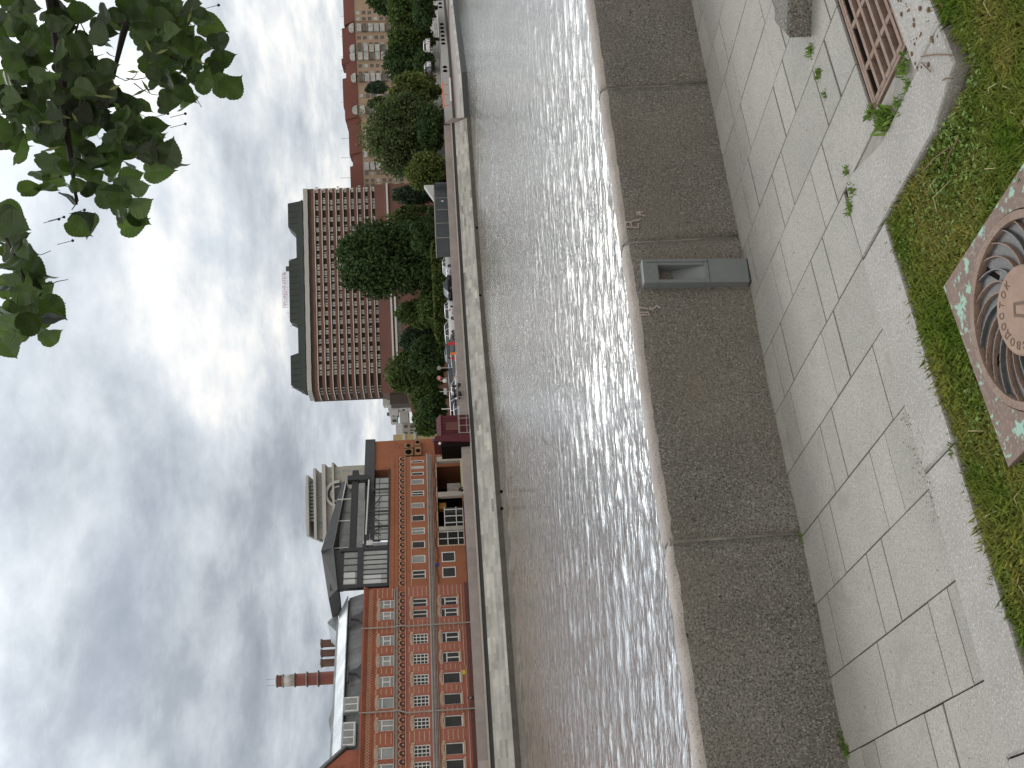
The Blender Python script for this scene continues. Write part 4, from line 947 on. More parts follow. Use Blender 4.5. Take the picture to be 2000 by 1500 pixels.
tree('leafy_tree', 'bushy mid green tree at the right edge of the view above the balustrade', 756, 847, -34, 66, 212, M['t_mid'], 8000, .42, 26, group=G1)
tree('leafy_tree', 'bushy mid green tree second from the right edge above the balustrade', 758, 848, 42, 114, 212, M['t_mid'], 7000, .42, 26, group=G1)
tree('leafy_tree', 'tall dark tree in front of the twin round balcony gables', 748, 848, 86, 168, 212, M['t_dark'], 7500, .42, 26, group=G1)
tree('leafy_tree', 'small dark round tree standing against the beige house wall above the olive tree', 713, 760, 160, 184, 235, M['t_blue'], 2200, .36, 12, group=G1)
tree('leafy_tree', 'small dark tree at the shoulder of the large grey-green tree', 716, 760, 190, 214, 230, M['t_dark'], 1600, .36, 10, group=G1)
tree('leafy_tree', 'fresh green small tree between the big dark tree and the white flats', 775, 862, 583, 640, 172, M['t_mid'], 5500, .34, 22, group=G1)
tree('fir_tree', 'dark blue-green fir-like tree in front of the podium window band', 778, 862, 636, 688, 178, M['t_blue'], 5500, .34, 22, group=G1)
tree('leafy_tree', 'wide mid green tree at the left corner of the hotel podium', 752, 868, 680, 770, 182, M['t_mid'], 9500, .38, 32, group=G1)
tree('leafy_tree', 'bright bushy tree low behind the parked vans', 800, 870, 752, 806, 176, M['t_mid'], 5500, .34, 22, group=G1)
tree('leafy_tree', 'rounded green tree just right of the yellow house, above the maroon kiosk', 805, 870, 790, 852, 168, M['t_mid'], 6500, .34, 24, group=G1)
tree('cypress_tree', 'tiny dark spire-shaped tree on the terrace in front of the podium end', 806, 822, 794, 801, 300, M['t_blue'], 500, .3, 6, 'cone', group=G1)
for (xa, xb, ya, yb, lb, mt) in ((800, 872, 470, 560, 'dark shrubbery between the hedge and the big dark tree', 't_dark'), (815, 872, 560, 640, 'low green shrubbery behind the middle of the hedge', 't_mid'), (800, 872, 655, 730, 'dense dark shrubbery behind the left end of the hedge', 't_dark'),
                                (818, 872, 770, 830, 'low dark shrubbery directly right of the maroon kiosk', 't_dark'), (830, 874, 400, 470, 'dark shrubs right behind the grey container', 't_dark')):
    o = tree('shrub', lb, xa, xb, ya, yb, 166, M[mt], 5000, .34, 20, group='shrubs behind the hedge', trunk=False); o['category'] = 'shrub'
for (xa, xb, ya, yb, Y_, lb, mt) in ((806, 846, -30, 60, 205, 'dark bushes along the top of the upper stone wall at the right edge', 't_dark'), (808, 848, 95, 160, 205, 'dark bushes between the distant cars and the olive tree', 't_dark'), (815, 868, 205, 300, 176, 'dark bushes under the very large grey-green tree', 't_dark')):
    o = tree('shrub', lb, xa, xb, ya, yb, Y_, M[mt], 5000, .36, 18, group='shrubs behind the hedge', trunk=False); o['category'] = 'shrub'
# long clipped hedge
hd = thing('hedge', 'long clipped hedge, yellow-green on top, behind the parked cars', 'hedge', (0, 0, 0))
for (ya, yb, xt) in ((470, 670, 0),):
    n = 15000; tt = rs.uniform(0, 1, n); yy = 470 + tt * 200
    P_ = np.array([at(870, y, Y=158) for y in np.linspace(470, 670, 41)]); xs2 = np.interp(tt, np.linspace(0, 1, 41), P_[:, 0])
    tops = np.interp(tt, [0, .08, .3, .6, .92, 1], [at(x, y, Y=158)[2] for x, y in ((845, 472), (842, 490), (845, 530), (848, 590), (850, 650), (858, 668))])
    zz_ = 3.5 + (tops - 3.5) * rs.uniform(0, 1.03, n) ** .7; dep = rs.uniform(-1, 1, n)
    cen = np.stack([xs2, 158 + dep * 1.1, zz_], 1)
    co, tn = cards(cen, rs.normal(size=(n, 3)) + np.array([0, -.5, .6]), rs.uniform(.12, .3, n), rs.uniform(0, 1, n))
    mesh_quads('foliage', co, tn, M['t_mid'], hd)
    k = 5000; tt = rs.uniform(0, 1, k); xs2 = np.interp(tt, np.linspace(0, 1, 41), P_[:, 0]); tops = np.interp(tt, [0, .08, .3, .6, .92, 1], [at(x, y, Y=158)[2] for x, y in ((845, 472), (842, 490), (845, 530), (848, 590), (850, 650), (858, 668))])
    cen = np.stack([xs2, 158 + rs.uniform(-1.1, 1.1, k), tops - rs.uniform(0, .3, k)], 1)
    co, tn = cards(cen, rs.normal(size=(k, 3)) + np.array([0, -.5, 1.2]), rs.uniform(.1, .25, k), rs.uniform(.4, 1, k))
    mesh_quads('young_top_growth', co, tn, M['t_yel'], hd)

# ================================================================ CONTAINER, KIOSK, SIGNS, BARRIERS
P_ = at(875, 465, z=3.75); Pa = at(870, 465, Y=139); Pb = at(866, 369, Y=150)
ang = math.atan2(Pb[1] - Pa[1], Pb[0] - Pa[0]); ln = math.hypot(Pb[0] - Pa[0], Pb[1] - Pa[1])
ct = thing('site_container', 'long dark grey metal site container with a pale top rim behind the parapet', 'container', (Pa[0], Pa[1], 3.3), ang)
zt = at(851, 440, Y=141)[2] - 3.3
mb = MB(); mb.box(0, ln, 0, 3, 0, zt); k = 0
while k < ln: mb.box(k, k + .12, -.05, 0, .05, zt - .15); k += .35
mb.build('wall', M['container'], ct)
mb = MB(); mb.box(-.1, ln + .1, -.12, 3.1, zt, zt + .14)
for k in (0, ln * .28, ln * .55, ln * .8): mb.box(k - .06, k + .06, -.09, -.05, 0, zt)
mb.build('top_rim', M['pipe'], ct)
mb = MB(); mb.box(ln * .72, ln * .72 + .25, -.1, -.05, zt * .45, zt * .6); mb.build('white_plate', M['white'], ct)
mb = MB(); mb.box(ln, ln + .3, -.9, .4, -1.2, zt * .95); mb.build('end_screen', M['container'], ct)
c0 = at(846, 372, Y=165); cn = thing('white_canopy', 'white slanting canopy sheet under the trees behind the grey container', 'canopy', (c0[0], c0[1], 3.5))
q = MB(); zc0 = at(828, 364, Y=165)[2] - 3.5; zc1 = at(850, 385, Y=165)[2] - 3.5
q.hexa([(.9, 0, zc0 - 1.6), (-1.6, 0, zc1), (-1.6, 3, zc1), (.9, 3, zc0 - 1.6)], [(.9, 0, zc0), (-1.5, 0, zc1 + .2), (-1.5, 3, zc1 + .2), (.9, 3, zc0)]); q.build('sheet', M['palewhite'], cn)
q = MB()
for x_ in (.8, -1.5): q.tube([(x_, .1, 0), (x_, .1, zc1 + .05)], .05, 6)
q.build('post', M['pipe'], cn)
# maroon kiosk
K = PL(*(at(890, 850, Y=113)[:2]), 30)
kk = bthing('tarpaulin_kiosk', 'maroon tarpaulin-covered kiosk beside the end wall of the orange house', K, 'kiosk')
s1_ = K.m(875, 811)[0]; zt = K.m(857, 835)[1]; z0_ = 2.75
mb = MB()
n = 14
for k in range(n): mb.box(s1_ * k / n, s1_ * (k + 1) / n, .05 * (k % 2), 3.0, z0_, zt - .25); 
mb.build('tarpaulin_wall', M['maroon'], kk)
mb = MB(); mb.hexa([(-.1, -.2, zt - .25), (s1_ + .1, -.2, zt - .25), (s1_ + .1, 3.2, zt - .25), (-.1, 3.2, zt - .25)], [(.1, .5, zt + .25), (s1_ - .1, .5, zt + .25), (s1_ - .1, 3, zt + .25), (.1, 3, zt + .25)]); mb.build('roof_cover', M['maroon'], kk)
mb = MB(); mb.box(s1_ * .25, s1_ * .65, -.04, .0, z0_ + 1, zt - .8); mb.build('hatch_panel', M['plinth'], kk)
mb = MB(); mb.hexa([(-1.1, -.5, z0_), (-.02, -.3, z0_), (-.02, 3, z0_), (-1.1, 3, z0_)], [(-.75, -.3, zt + .6), (-.02, -.1, zt + .4), (-.02, 3, zt + .4), (-.75, 3, zt + .6)]); mb.build('side_curtain', M['maroon'], kk)
mb = MB(); mb.box(-1.45, -1.12, -.3, 2.9, z0_, zt - .2); mb.build('dark_opening', M['pit'], kk)
mb = MB(); mb.ball((-1.2, -.55, zt - .05), .16, .16, .16); mb.build('globe_lamp', M['white'], kk)
# railing in front of the kiosk
rl = thing('street_railing', 'low grey street railing with square openings along the pavement before the kiosk', 'railing', (K.p[0], K.p[1], 2.75), K.a)
mb = MB()
for z_ in (.1, .9, 1.0): mb.tube([(-.5, -1.5, z_ + .2), (8.5, -1.5, z_ + .2)], .035, 6)
for k in range(11): mb.tube([(-.5 + k * .9, -1.5, 0), (-.5 + k * .9, -1.5, 1.2)], .035, 6)
mb.build('rails', M['pipe'], rl)

def post_thing(name, label, cat, x, y, Y, zb=None):
    p_ = at(x, y, Y=Y); zb = gz(p_[0]) if zb is None else zb
    return thing(name, label, cat, (p_[0], p_[1], zb), R(12)), p_[2] - zb
o, h_ = post_thing('no_entry_sign', 'round red no-entry sign with a white bar on a grey post above the cars', 'traffic sign', 857.5, 738.5, 136)
q = MB(); q.tube([(0, 0, 0), (0, 0, h_ + .3)], .035, 8); q.build('post', M['pipe'], o)
q = MB(); q.tube([(0, -.05, h_), (0, -.07, h_)], .31, 24); q.build('disc_rim', M['white'], o)
q = MB(); q.tube([(0, -.072, h_), (0, -.085, h_)], .285, 24); q.build('disc', M['redp'], o)
q = MB(); q.box(-.2, .2, -.098, -.086, h_ - .055, h_ + .055); q.build('bar', M['whitep'], o)
o, h_ = post_thing('sign_back', 'grey back of a road sign on a pole, right of the no-entry sign', 'traffic sign', 857.5, 719, 137)
q = MB(); q.tube([(0, 0, 0), (0, 0, h_ + .3)], .045, 8); q.build('post', M['pale'], o)
q = MB(); q.tube([(0, -.05, h_), (0, -.08, h_)], .30, 20); q.build('disc', M['pipe'], o)
o, h_ = post_thing('white_post', 'plain white post rising behind the parked white van', 'post', 863, 799, 138)
q = MB(); q.tube([(0, 0, 0), (0, 0, h_)], .07, 8); q.build('shaft', M['whitep'], o); q = MB(); q.ball((0, 0, h_), .08, .08, .05); q.build('cap', M['whitep'], o)
o, h_ = post_thing('boxed_post', 'pink-white box on a short post between two white car roofs', 'sign', 869.5, 764.5, 139)
q = MB(); q.tube([(0, 0, 0), (0, 0, h_ + .75)], .05, 8); q.build('post', M['pale'], o)
q = MB(); q.box(-.42, .42, -.12, .12, h_ - .22, h_ + .2); q.build('box', M['palewhite'], o)
for i, (xa, xb, ya, yb, ma, lb) in enumerate(((875, 891, 668, 674, 'redp', 'red plastic road barrier leaning beside the dark car'), (880, 892.5, 688, 694, 'orange', 'orange plastic road barrier in the middle of the barrier row'), (884, 893, 699, 703, 'redp', 'small red plastic block at the end of the white barrier bar'), (889, 895, 730, 739.5, 'orange', 'orange rounded plastic barrier foot under the dark car'))):
    Y_ = 128 - i; p_ = at((xa + xb) / 2, (ya + yb) / 2, Y=Y_); wdt = (yb - ya) * Y_ / FPX; hh = (xb - xa) * Y_ / FPX; zt_ = at(xa, (ya + yb) / 2, Y=Y_)[2]; zb_ = gz(p_[0])
    o = thing('road_barrier', lb, 'barrier', (p_[0], Y_, zb_), R(10), 'plastic road barriers')
    q = MB(); q.bev([(-wdt / 2, -.25), (wdt / 2, -.25), (wdt / 2, .25), (-wdt / 2, .25)], 0, (zt_ - zb_) * .45, .03); q.build('foot', M[ma], o)
    q = MB(); q.bev([(-wdt * .4, -.13), (wdt * .4, -.13), (wdt * .4, .13), (-wdt * .4, .13)], (zt_ - zb_) * .45, zt_ - zb_, .04); q.build('upper_block', M[ma], o)
a = at(889, 693, Y=126); b = at(892, 734, Y=124)
o = thing('barrier_bar', 'long white barrier bar with red stripes between the orange barriers', 'barrier', (a[0], a[1], 0))
q = MB(); q.tube([(0, 0, a[2]), (b[0] - a[0], b[1] - a[1], b[2])], .06, 8); q.tube([(0, .3, a[2] + .55), ((b[0] - a[0]) * .6, .3, b[2] + .5)], .05, 8); q.build('bar', M['whitep'], o)
q = MB()
for t0 in (.2, .5): q.tube([((b[0] - a[0]) * .6 * t0, .3, a[2] + .55 - .03 * t0), ((b[0] - a[0]) * .6 * (t0 + .1), .3, a[2] + .54 - .03 * t0)], .055, 8)
q.build('red_stripe', M['redp'], o)
for xx in (0.0, b[0] - a[0]):
    q = MB(); q.tube([(xx, 0, gz(0)), (xx, 0, a[2])], .04, 6); q.build('leg', M['whitep'], o)
# red safety board and white board on the lower quay
a = at(865.5, 185, Y=150)
o = thing('orange_board', 'long orange and white safety boards leaning on the pier end', 'barrier', (a[0], a[1], 3.2), R(35))
q = MB(); q.box(-2.8, 2.8, 0, .08, .3, .58); q.build('orange_plank', mat('salmon_plank', (.62, .19, .10), .7), o)
q = MB(); q.box(-2.8, 2.3, -1.2, -1.1, -.7, -.5); q.build('white_plank', M['whitep'], o)
q = MB()
for s_ in (-2.4, 0, 2.2): q.tube([(s_, -.05, -.4), (s_, .05, .5)], .04, 6); q.tube([(s_, -1.1, -1.2), (s_, -1.1, -.5)], .04, 6)
q.build('trestle', M['redp'], o)

# ================================================================ CARS
def car(kind, paint, label, x, y, Y, ang, zr=None, scale=1.0):
    p_ = at(x, y, Y=Y); zb = gz(p_[0]) if zr is None else zr
    o = thing('parked_car' if kind != 'van' else 'parked_van', label, 'car' if kind != 'van' else 'van', (p_[0], Y, zb), ang, 'vehicles parked behind the far parapet')
    o.scale = (scale,) * 3
    Lc, Wc = {'sedan': (4.7, 1.8), 'suv': (4.6, 1.88), 'hatch': (4.1, 1.75), 'van': (5.2, 2.0)}[kind]
    if kind == 'sedan': low = [(-2.35, .45), (-2.3, .85), (-1.7, .98), (1.1, .95), (2.05, .80), (2.33, .62), (2.35, .35), (2.1, .22), (-2.2, .22)]; top = [(-1.75, .96), (-1.05, 1.40), (.15, 1.44), (1.05, .94)]
    elif kind == 'suv': low = [(-2.3, .5), (-2.28, 1.0), (-2.0, 1.08), (1.0, 1.05), (2.0, .95), (2.28, .75), (2.3, .4), (2.1, .28), (-2.1, .28)]; top = [(-2.15, 1.06), (-1.75, 1.58), (.25, 1.64), (1.1, 1.04)]
    elif kind == 'hatch': low = [(-2.05, .45), (-2.03, .9), (-1.8, 1.0), (1.0, .96), (1.8, .82), (2.03, .62), (2.05, .35), (1.9, .22), (-1.9, .22)]; top = [(-1.95, .98), (-1.5, 1.44), (.2, 1.48), (1.05, .95)]
    else: low = [(-2.6, .45), (-2.6, 1.2), (-2.5, 1.3), (1.4, 1.25), (2.3, 1.0), (2.6, .8), (2.6, .4), (2.4, .28), (-2.5, .28)]; top = [(-2.55, 1.28), (-2.45, 1.95), (.6, 2.0), (1.6, 1.24)]
    hw = Wc / 2
    q = MB()
    n = len(low)
    secs = [(-hw + .06, .94), (-hw, 1.0), (-hw * .5, 1.02), (hw * .5, 1.02), (hw, 1.0), (hw - .0, 1.0)]
    rings = []
    for yy, k_ in ((-hw + .0, .0), (-hw + .02, 1), (hw - .02, 1), (hw, 0)):
        ins = .05 if k_ == 0 else 0
        rings.append([(px_ * (1 - ins * .4), yy, pz_ if pz_ < .5 else pz_ - ins) for px_, pz_ in low])
    vs = [v for r_ in rings for v in r_]; fs = []
    for i in range(3):
        for k in range(n): fs.append((i * n + k, (i + 1) * n + k, (i + 1) * n + (k + 1) % n, i * n + (k + 1) % n))
    fs += [tuple(range(n)), tuple(reversed(range(3 * n, 4 * n)))]
    q.add(vs, fs)
    # roof skin and pillars
    tw_ = hw * .76
    t0, t1, t2, t3 = top
    q.hexa([(t1[0] - .05, -tw_, t1[1] - .03), (t2[0] + .08, -tw_, t2[1] - .03), (t2[0] + .08, tw_, t2[1] - .03), (t1[0] - .05, tw_, t1[1] - .03)], [(t1[0] + .05, -tw_ * .93, t1[1] + .03), (t2[0] - .05, -tw_ * .93, t2[1] + .03), (t2[0] - .05, tw_ * .93, t2[1] + .03), (t1[0] + .05, tw_ * .93, t1[1] + .03)])
    for sgn in (-1, 1):
        for (A_, B_) in ((t0, t1), (t3, t2), (((t0[0] + t3[0]) / 2, t0[1]), ((t1[0] + t2[0]) / 2, t1[1]))):
            q.tube([(A_[0], sgn * hw * .93, A_[1] - .03), (B_[0], sgn * tw_, B_[1] - .01)], .045, 5)
    b_ = bevel(q.build('body', M[paint], o, True), .04, 2)
    q = MB(); q.hexa([(t0[0], -hw * .92, t0[1] - .04), (t3[0], -hw * .92, t3[1] - .04), (t3[0], hw * .92, t3[1] - .04), (t0[0], hw * .92, t0[1] - .04)], [(t1[0], -tw_ * .97, t1[1] - .02), (t2[0], -tw_ * .97, t2[1] - .02), (t2[0], tw_ * .97, t2[1] - .02), (t1[0], tw_ * .97, t1[1] - .02)])
    q.build('windows', M['carglass'], o)
    wr = .33 if kind != 'van' else .36
    for fx in (-Lc * .29, Lc * .31):
        for sgn in (-1, 1):
            q = MB(); q.tube([(fx, sgn * (hw - .2), wr), (fx, sgn * (hw + .015), wr)], wr, 20); wh = q.build('wheel', M['tyre'], o)
            q = MB(); q.tube([(fx, sgn * (hw + .01), wr), (fx, sgn * (hw + .03), wr)], wr * .62, 14); q.build('rim', M['rim'], wh)
            q = MB(); q.tube([(fx, sgn * (hw - .21), wr + .02), (fx, sgn * (hw + .004), wr + .02)], wr * 1.16, 20); q.build('wheel_arch', M['carblack'], o)
    for sgn in (-1, 1):
        q = MB(); q.ball((low[4][0] + .12, sgn * hw * .74, low[4][1] - .1), .16, .2, .08, 8, 5); q.build('headlight', M['lamp'], o)
        q = MB(); q.box(low[1][0] - .02, low[1][0] + .1, sgn * hw * .8 - .13, sgn * hw * .8 + .13, low[1][1] - .22, low[1][1] - .03); q.build('tail_light', M['redp'], o)
        q = MB(); q.ball((t3[0] - .15, sgn * (hw + .07), t3[1] + .05), .1, .09, .07, 8, 5); q.build('mirror', M[paint], o)
    q = MB(); q.box(low[6][0] - .04, low[6][0] + .015, -.45, .45, .36, .52); q.build('grille', M['carblack'], o)
    return o
AR = R(44)
car('sedan', 'carwhite', 'white saloon parked at the right end of the row before the hedge', 875, 517, 149, AR, zr=3.45)
car('sedan', 'carblack', 'black saloon with a bright reflecting windscreen beside the white saloon', 876, 560, 147, AR, zr=3.42)
car('hatch', 'carwhite', 'white car seen end on between the black saloon and the white off-roader', 878, 604, 145, AR + R(20), zr=3.38)
car('suv', 'carwhite', 'tall white estate with dark wheels next to the red barrier', 878, 645, 142, AR, zr=3.35)
car('suv', 'cargray', 'dark grey car half hidden by the red and orange barriers', 878, 684, 138, AR, zr=3.28)
car('hatch', 'carblue', 'small light blue and white car behind the white barrier bar', 882, 706, 140, AR + R(30), zr=3.2)
car('suv', 'cargray', 'dark car with a pale trim line under the no-entry sign', 882, 735, 131, AR, zr=3.15)
car('sedan', 'carwhite', 'low white saloon between the no-entry sign and the boxed post', 884, 760, 129, AR, zr=3.05)
car('van', 'carwhite', 'white van nearest the maroon kiosk', 884, 782, 129, AR, zr=2.75)
car('hatch', 'carwhite', 'white car with its nose against the maroon kiosk', 887, 800, 124, AR, zr=2.85)
car('sedan', 'cargray', 'dark car parked alone in the lane behind the dark grey car', 862, 690, 156, AR, zr=3.7)
for (x, y, Y_, ma, lb) in ((848, 88, 196, 'carwhite', 'tiny white car on the upper road, rightmost of the distant three'), (847, 133, 194, 'carwhite', 'tiny white car on the upper road above the baluster openings'), (849, 143, 190, 'cargray', 'tiny grey car on the upper road next to the olive tree')):
    car('hatch', ma, lb, x, y, Y_, R(60), zr=5.1)
# motor scooter pair near the pavement
for i, (x, y, lb) in enumerate(((897, 760, 'black scooter parked against the parapet, right one of two'), (899, 780, 'black scooter leaning against the parapet, left one of two'))):
    Y_ = 117.5; p_ = at(x, y, Y=Y_); o = thing('scooter', lb, 'scooter', (p_[0], Y_ + .6, gz(p_[0])), R(35), 'parked scooters')
    for fx in (-.6, .6):
        q = MB(); q.tube([(fx, -.05, .3), (fx, .05, .3)], .28, 16); q.build('wheel', M['tyre'], o)
    q = MB(); q.hexa([(-.75, -.14, .35), (.3, -.14, .25), (.3, .14, .25), (-.75, .14, .35)], [(-.8, -.12, .8), (-.1, -.12, .8), (-.1, .12, .8), (-.8, .12, .8)]); q.hexa([(.3, -.12, .25), (.62, -.1, .3), (.62, .1, .3), (.3, .12, .25)], [(.38, -.16, 1.05), (.5, -.14, 1.05), (.5, .14, 1.05), (.38, .16, 1.05)]); bevel(q.build('body', M['carblack'], o), .03)
    q = MB(); q.tube([(.42, -.34, 1.28), (.45, 0, 1.2), (.42, .34, 1.28)], .025, 6); q.tube([(.6, 0, .3), (.44, 0, 1.2)], .035, 6); q.build('handlebar', M['pipe'], o)
    q = MB(); q.bev([(-.75, -.15), (-.1, -.15), (-.1, .15), (-.75, .15)], .8, .92, .03); q.build('seat', M['clothd'], o)

# ================================================================ PEOPLE on the far pavement
def person(label, loc, rz, top, hairm, trousers, sit=False, bend=0.0):
    o = thing('person', label, 'person', loc, rz)
    b_ = bend
    hip = .93
    V = [(0, 0, hip), (0, -.03 * b_, hip + .2), (0, -.12 * b_, hip + .42), (0, -.16 * b_, hip + .52), (0, -.22 * b_, hip + .60),
         (-.09, 0, hip - .04), (-.10, -.03, .50), (-.10, .0, .09), (-.10, -.14, .04),
         (.09, 0, hip - .04), (.10, .05, .50), (.10, .03, .09), (.10, -.11, .04),
         (-.18, -.12 * b_, hip + .46), (-.22, -.03 - .15 * b_, hip + .18), (-.20, -.14 - .2 * b_, hip - .04), (-.19, -.18 - .2 * b_, hip - .13),
         (.18, -.12 * b_, hip + .46), (.22, -.03 - .15 * b_, hip + .18), (.20, -.12 - .2 * b_, hip - .04), (.19, -.16 - .2 * b_, hip - .13),
         (0, -.26 * b_ - .01, hip + .68), (0, -.30 * b_ - .01, hip + .80)]
    Eg = [(0, 1), (1, 2), (2, 3), (3, 4), (4, 21), (21, 22), (0, 5), (5, 6), (6, 7), (7, 8), (0, 9), (9, 10), (10, 11), (11, 12), (2, 13), (13, 14), (14, 15), (15, 16), (2, 17), (17, 18), (18, 19), (19, 20)]
    Rd = [.13, .12, .14, .07, .055, .09, .06, .042, .035, .09, .06, .042, .035, .065, .042, .032, .03, .065, .042, .032, .03, .085, .08]
    me = bpy.data.meshes.new('body'); me.from_pydata(V, Eg, []); ob = bpy.data.objects.new('body', me); col.objects.link(ob); ob.parent = o
    me.materials.append(M['skin'])
    md = ob.modifiers.new('s', 'SKIN'); md.use_smooth_shade = True
    sv_ = me.skin_vertices[0].data
    for i in range(len(V)): sv_[i].radius = (Rd[i] * .8, Rd[i] * .7 * (.8 if i in (0, 1, 2) else 1)); sv_[i].use_root = (i == 0)
    sb_ = ob.modifiers.new('u', 'SUBSURF'); sb_.levels = sb_.render_levels = 1
    hc = (0, -.31 * b_ - .01, hip + .75)
    q = MB(); q.ball((hc[0], hc[1] + .025, hc[2] + .03), .092, .105, .115, 10, 7); q.build('hair', M[hairm], o, True)
    q = MB(); q.ball((0, hc[1] - .10, hc[2] - .02), .014, .02, .018, 6, 4); q.build('nose', M['skin'], o)
    q = MB(); q.ball((-.032, hc[1] - .083, hc[2] + .01), .011, .008, .008, 6, 4); q.ball((.032, hc[1] - .083, hc[2] + .01), .011, .008, .008, 6, 4); q.build('eyes', M['carblack'], o)
    q = MB(); q.tube([(0, 0, hip - .08), (0, -.02 * b_, hip + .2), (0, -.12 * b_, hip + .44), (0, -.16 * b_, hip + .54)], [.175, .165, .185, .09], 12)
    for sx in (-1, 1): q.tube([(sx * .16, -.12 * b_, hip + .47), (sx * .225, -.03 - .15 * b_, hip + .18), (sx * .205, -.12 - .2 * b_, hip - .02)], [.08, .062, .05], 8)
    q.build('top', M[top], o, True)
    q = MB()
    for sx, fy in ((-1, -.03), (1, .05)): q.tube([(sx * .08, 0, hip), (sx * .1, fy, .5), (sx * .1, 0, .1)], [.115, .08, .065], 8)
    q.build('trousers', M[trousers], o, True)
    return o
p_ = at(892, 958, Y=112.6); person('person with fair hair in dark clothes bending at the shopfront entrance', (p_[0], p_[1], p_[2] - 1.66), R(60), 'clothd', 'hairb', 'jeans', bend=.9)
p_ = at(915, 1363, Y=97.2); person('dark-haired person behind the parapet below the yellow plate of the old house', (p_[0], p_[1], p_[2] - 1.72), R(-30), 'clothd', 'hair', 'jeans')
p_ = at(862, 744, Y=140); person('fair-haired person in a white shirt beside the no-entry sign', (p_[0], p_[1], p_[2] - 1.65), R(20), 'whitep', 'hairb', 'jeans')
# ================================================================ NEAR GROUND: path, kerbs, drain, lawn
e1 = np.array([math.cos(R(29)), math.sin(R(29))]); e2 = np.array([math.cos(R(119)), math.sin(R(119))])
def nst(s, t_): 
    p = PB + s * e1 + t_ * e2; return (float(p[0]), float(p[1]))
PB = near(1500, 750)[:2]
# straight-ish parapet foot, slightly curved
WB = [near(x, y)[:2] for x, y in ((1350, 0), (1425, 375), (1470, 582), (1500, 750), (1537.5, 922), (1582, 1125), (1625, 1337), (1656, 1490))]
def wall_t(s):
    """t of the wall foot at given s"""
    ss = [float((p - PB) @ e1) for p in WB][::-1]; tt = [float((p - PB) @ e2) for p in WB][::-1]
    if s < ss[0]: return tt[0] + (s - ss[0]) * (tt[1] - tt[0]) / (ss[1] - ss[0])
    if s > ss[-1]: return tt[-1] + (s - ss[-1]) * (tt[-1] - tt[-2]) / (ss[-1] - ss[-2])
    return float(np.interp(s, ss, tt))
OFFS = {0: -1.192, 1: -.805, 2: -1.055, 3: -1.12, -1: -.977, -2: -.902, -3: -1.30, -4: -1.052, -5: -.80, -6: -1.187, -7: -.945}
def kerb_t(s): return -1.262 if s < .16 else -1.62
mb = MB(); rp = random.Random(3)
for r_ in range(-16, 16):
    sa_, sb_ = .14 + r_ * .308, .14 + (r_ + 1) * .308
    o_ = OFFS.get(r_, -1.3 + rp.random() * .6)
    js = sorted([o_ + k * .645 for k in range(-3, 6)] + [o_ + .158 + k * .645 for k in range(-3, 6)])
    tl = kerb_t((sa_ + sb_) / 2)
    for a, b in zip(js[:-1], js[1:]):
        lo = max(a, tl); 
        if b <= tl + .01: continue
        wt0, wt1 = wall_t(sa_) + .02, wall_t(sb_) + .02
        if lo >= max(wt0, wt1): continue
        g = rp.choice([.0022, .0036, .0055, .0065]); g2 = rp.choice([.002, .0026, .0034])
        hi0, hi1 = min(b - g, wt0), min(b - g, wt1)
        if min(hi0, hi1) <= lo + .01: continue
        mb.tone = min(1, max(0, .5 + rp.gauss(0, .22))); dz = rp.uniform(-.0006, .0006)
        poly = [nst(sa_ + g2, lo + g), nst(sb_ - g2, lo + g), nst(sb_ - g2, hi1), nst(sa_ + g2, hi0)]
        mb.bev(poly, GZ - .03, GZ + dz, .0012)
pth = mb.build('pavement', M['paver']); tag(pth, kind='structure')
mb = MB(); mb.prism([nst(-5.5, -1.3), nst(5.5, -1.3), nst(5.5, 1.2), nst(-5.5, 1.2)], GZ - .2, GZ - .010); mb.prism([nst(.17, -1.66), nst(5.5, -1.66), nst(5.5, -1.3), nst(.17, -1.3)], GZ - .2, GZ - .011)
tag(mb.build('pavement_joints', M['joint']), kind='structure')
# embankment body under everything, soil
mb = MB(); mb.prism([nst(-60, -60), nst(60, -60), nst(60, -2.1), nst(-60, -2.1)], 1.5, GZ - .045); mb.prism([nst(-60, -2.1), nst(.12, -2.1), nst(.12, -1.47), nst(-60, -1.47)], 1.5, GZ - .045)
tag(mb.build('lawn_soil', M['soil']), kind='structure')
# kerbs
def rough_box(mbx, poly, z0_, z1_, b=.006):
    mbx.tone = .5; mbx.bev(poly, z0_, z1_, b)
kerb = thing('kerb', 'speckled pale granite kerb stones stepping round the drain at the edge of the lawn', 'kerb')
def stone(poly, nm='kerb_stone', ma='granite_kerb', h=.004, b=.006): q = MB(); q.bev(poly, GZ - .16, GZ + h, b); return q.build(nm, M[ma], kerb)
ss = [-.176, -1.04, -1.93, -2.8, -3.7, -4.6]
for a, b in zip(ss[:-1], ss[1:]): stone([nst(b + .003, -1.487), nst(a - .003, -1.487), nst(a - .003, -1.262), nst(b + .003, -1.258)])
stone([nst(-.172, -1.262), nst(-.172, -1.93), nst(-.10, -2.14), nst(.06, -2.14), nst(.06, -1.62), nst(.138, -1.37), nst(.138, -1.30), nst(.02, -1.264)], h=.005)
q = MB(); q.prism([nst(.142, -1.37), nst(.064, -1.62), nst(.064, -1.66), nst(.20, -1.66), nst(.165, -1.37)], GZ - .1, GZ - .006); q.build('mortar_bed', M['mortar'], kerb)
for a, b in ((.065, 1.15), (1.156, 2.2), (2.206, 3.3), (3.306, 4.4)): stone([nst(a, -2.14), nst(b, -2.14), nst(b, -1.945), nst(a, -1.945)])
q = MB(); q.prism([nst(.066, -1.942), nst(.19, -1.942), nst(.19, -1.64), nst(.10, -1.64)], GZ - .1, GZ - .012); q.build('mortar_bed', M['mortar'], kerb)
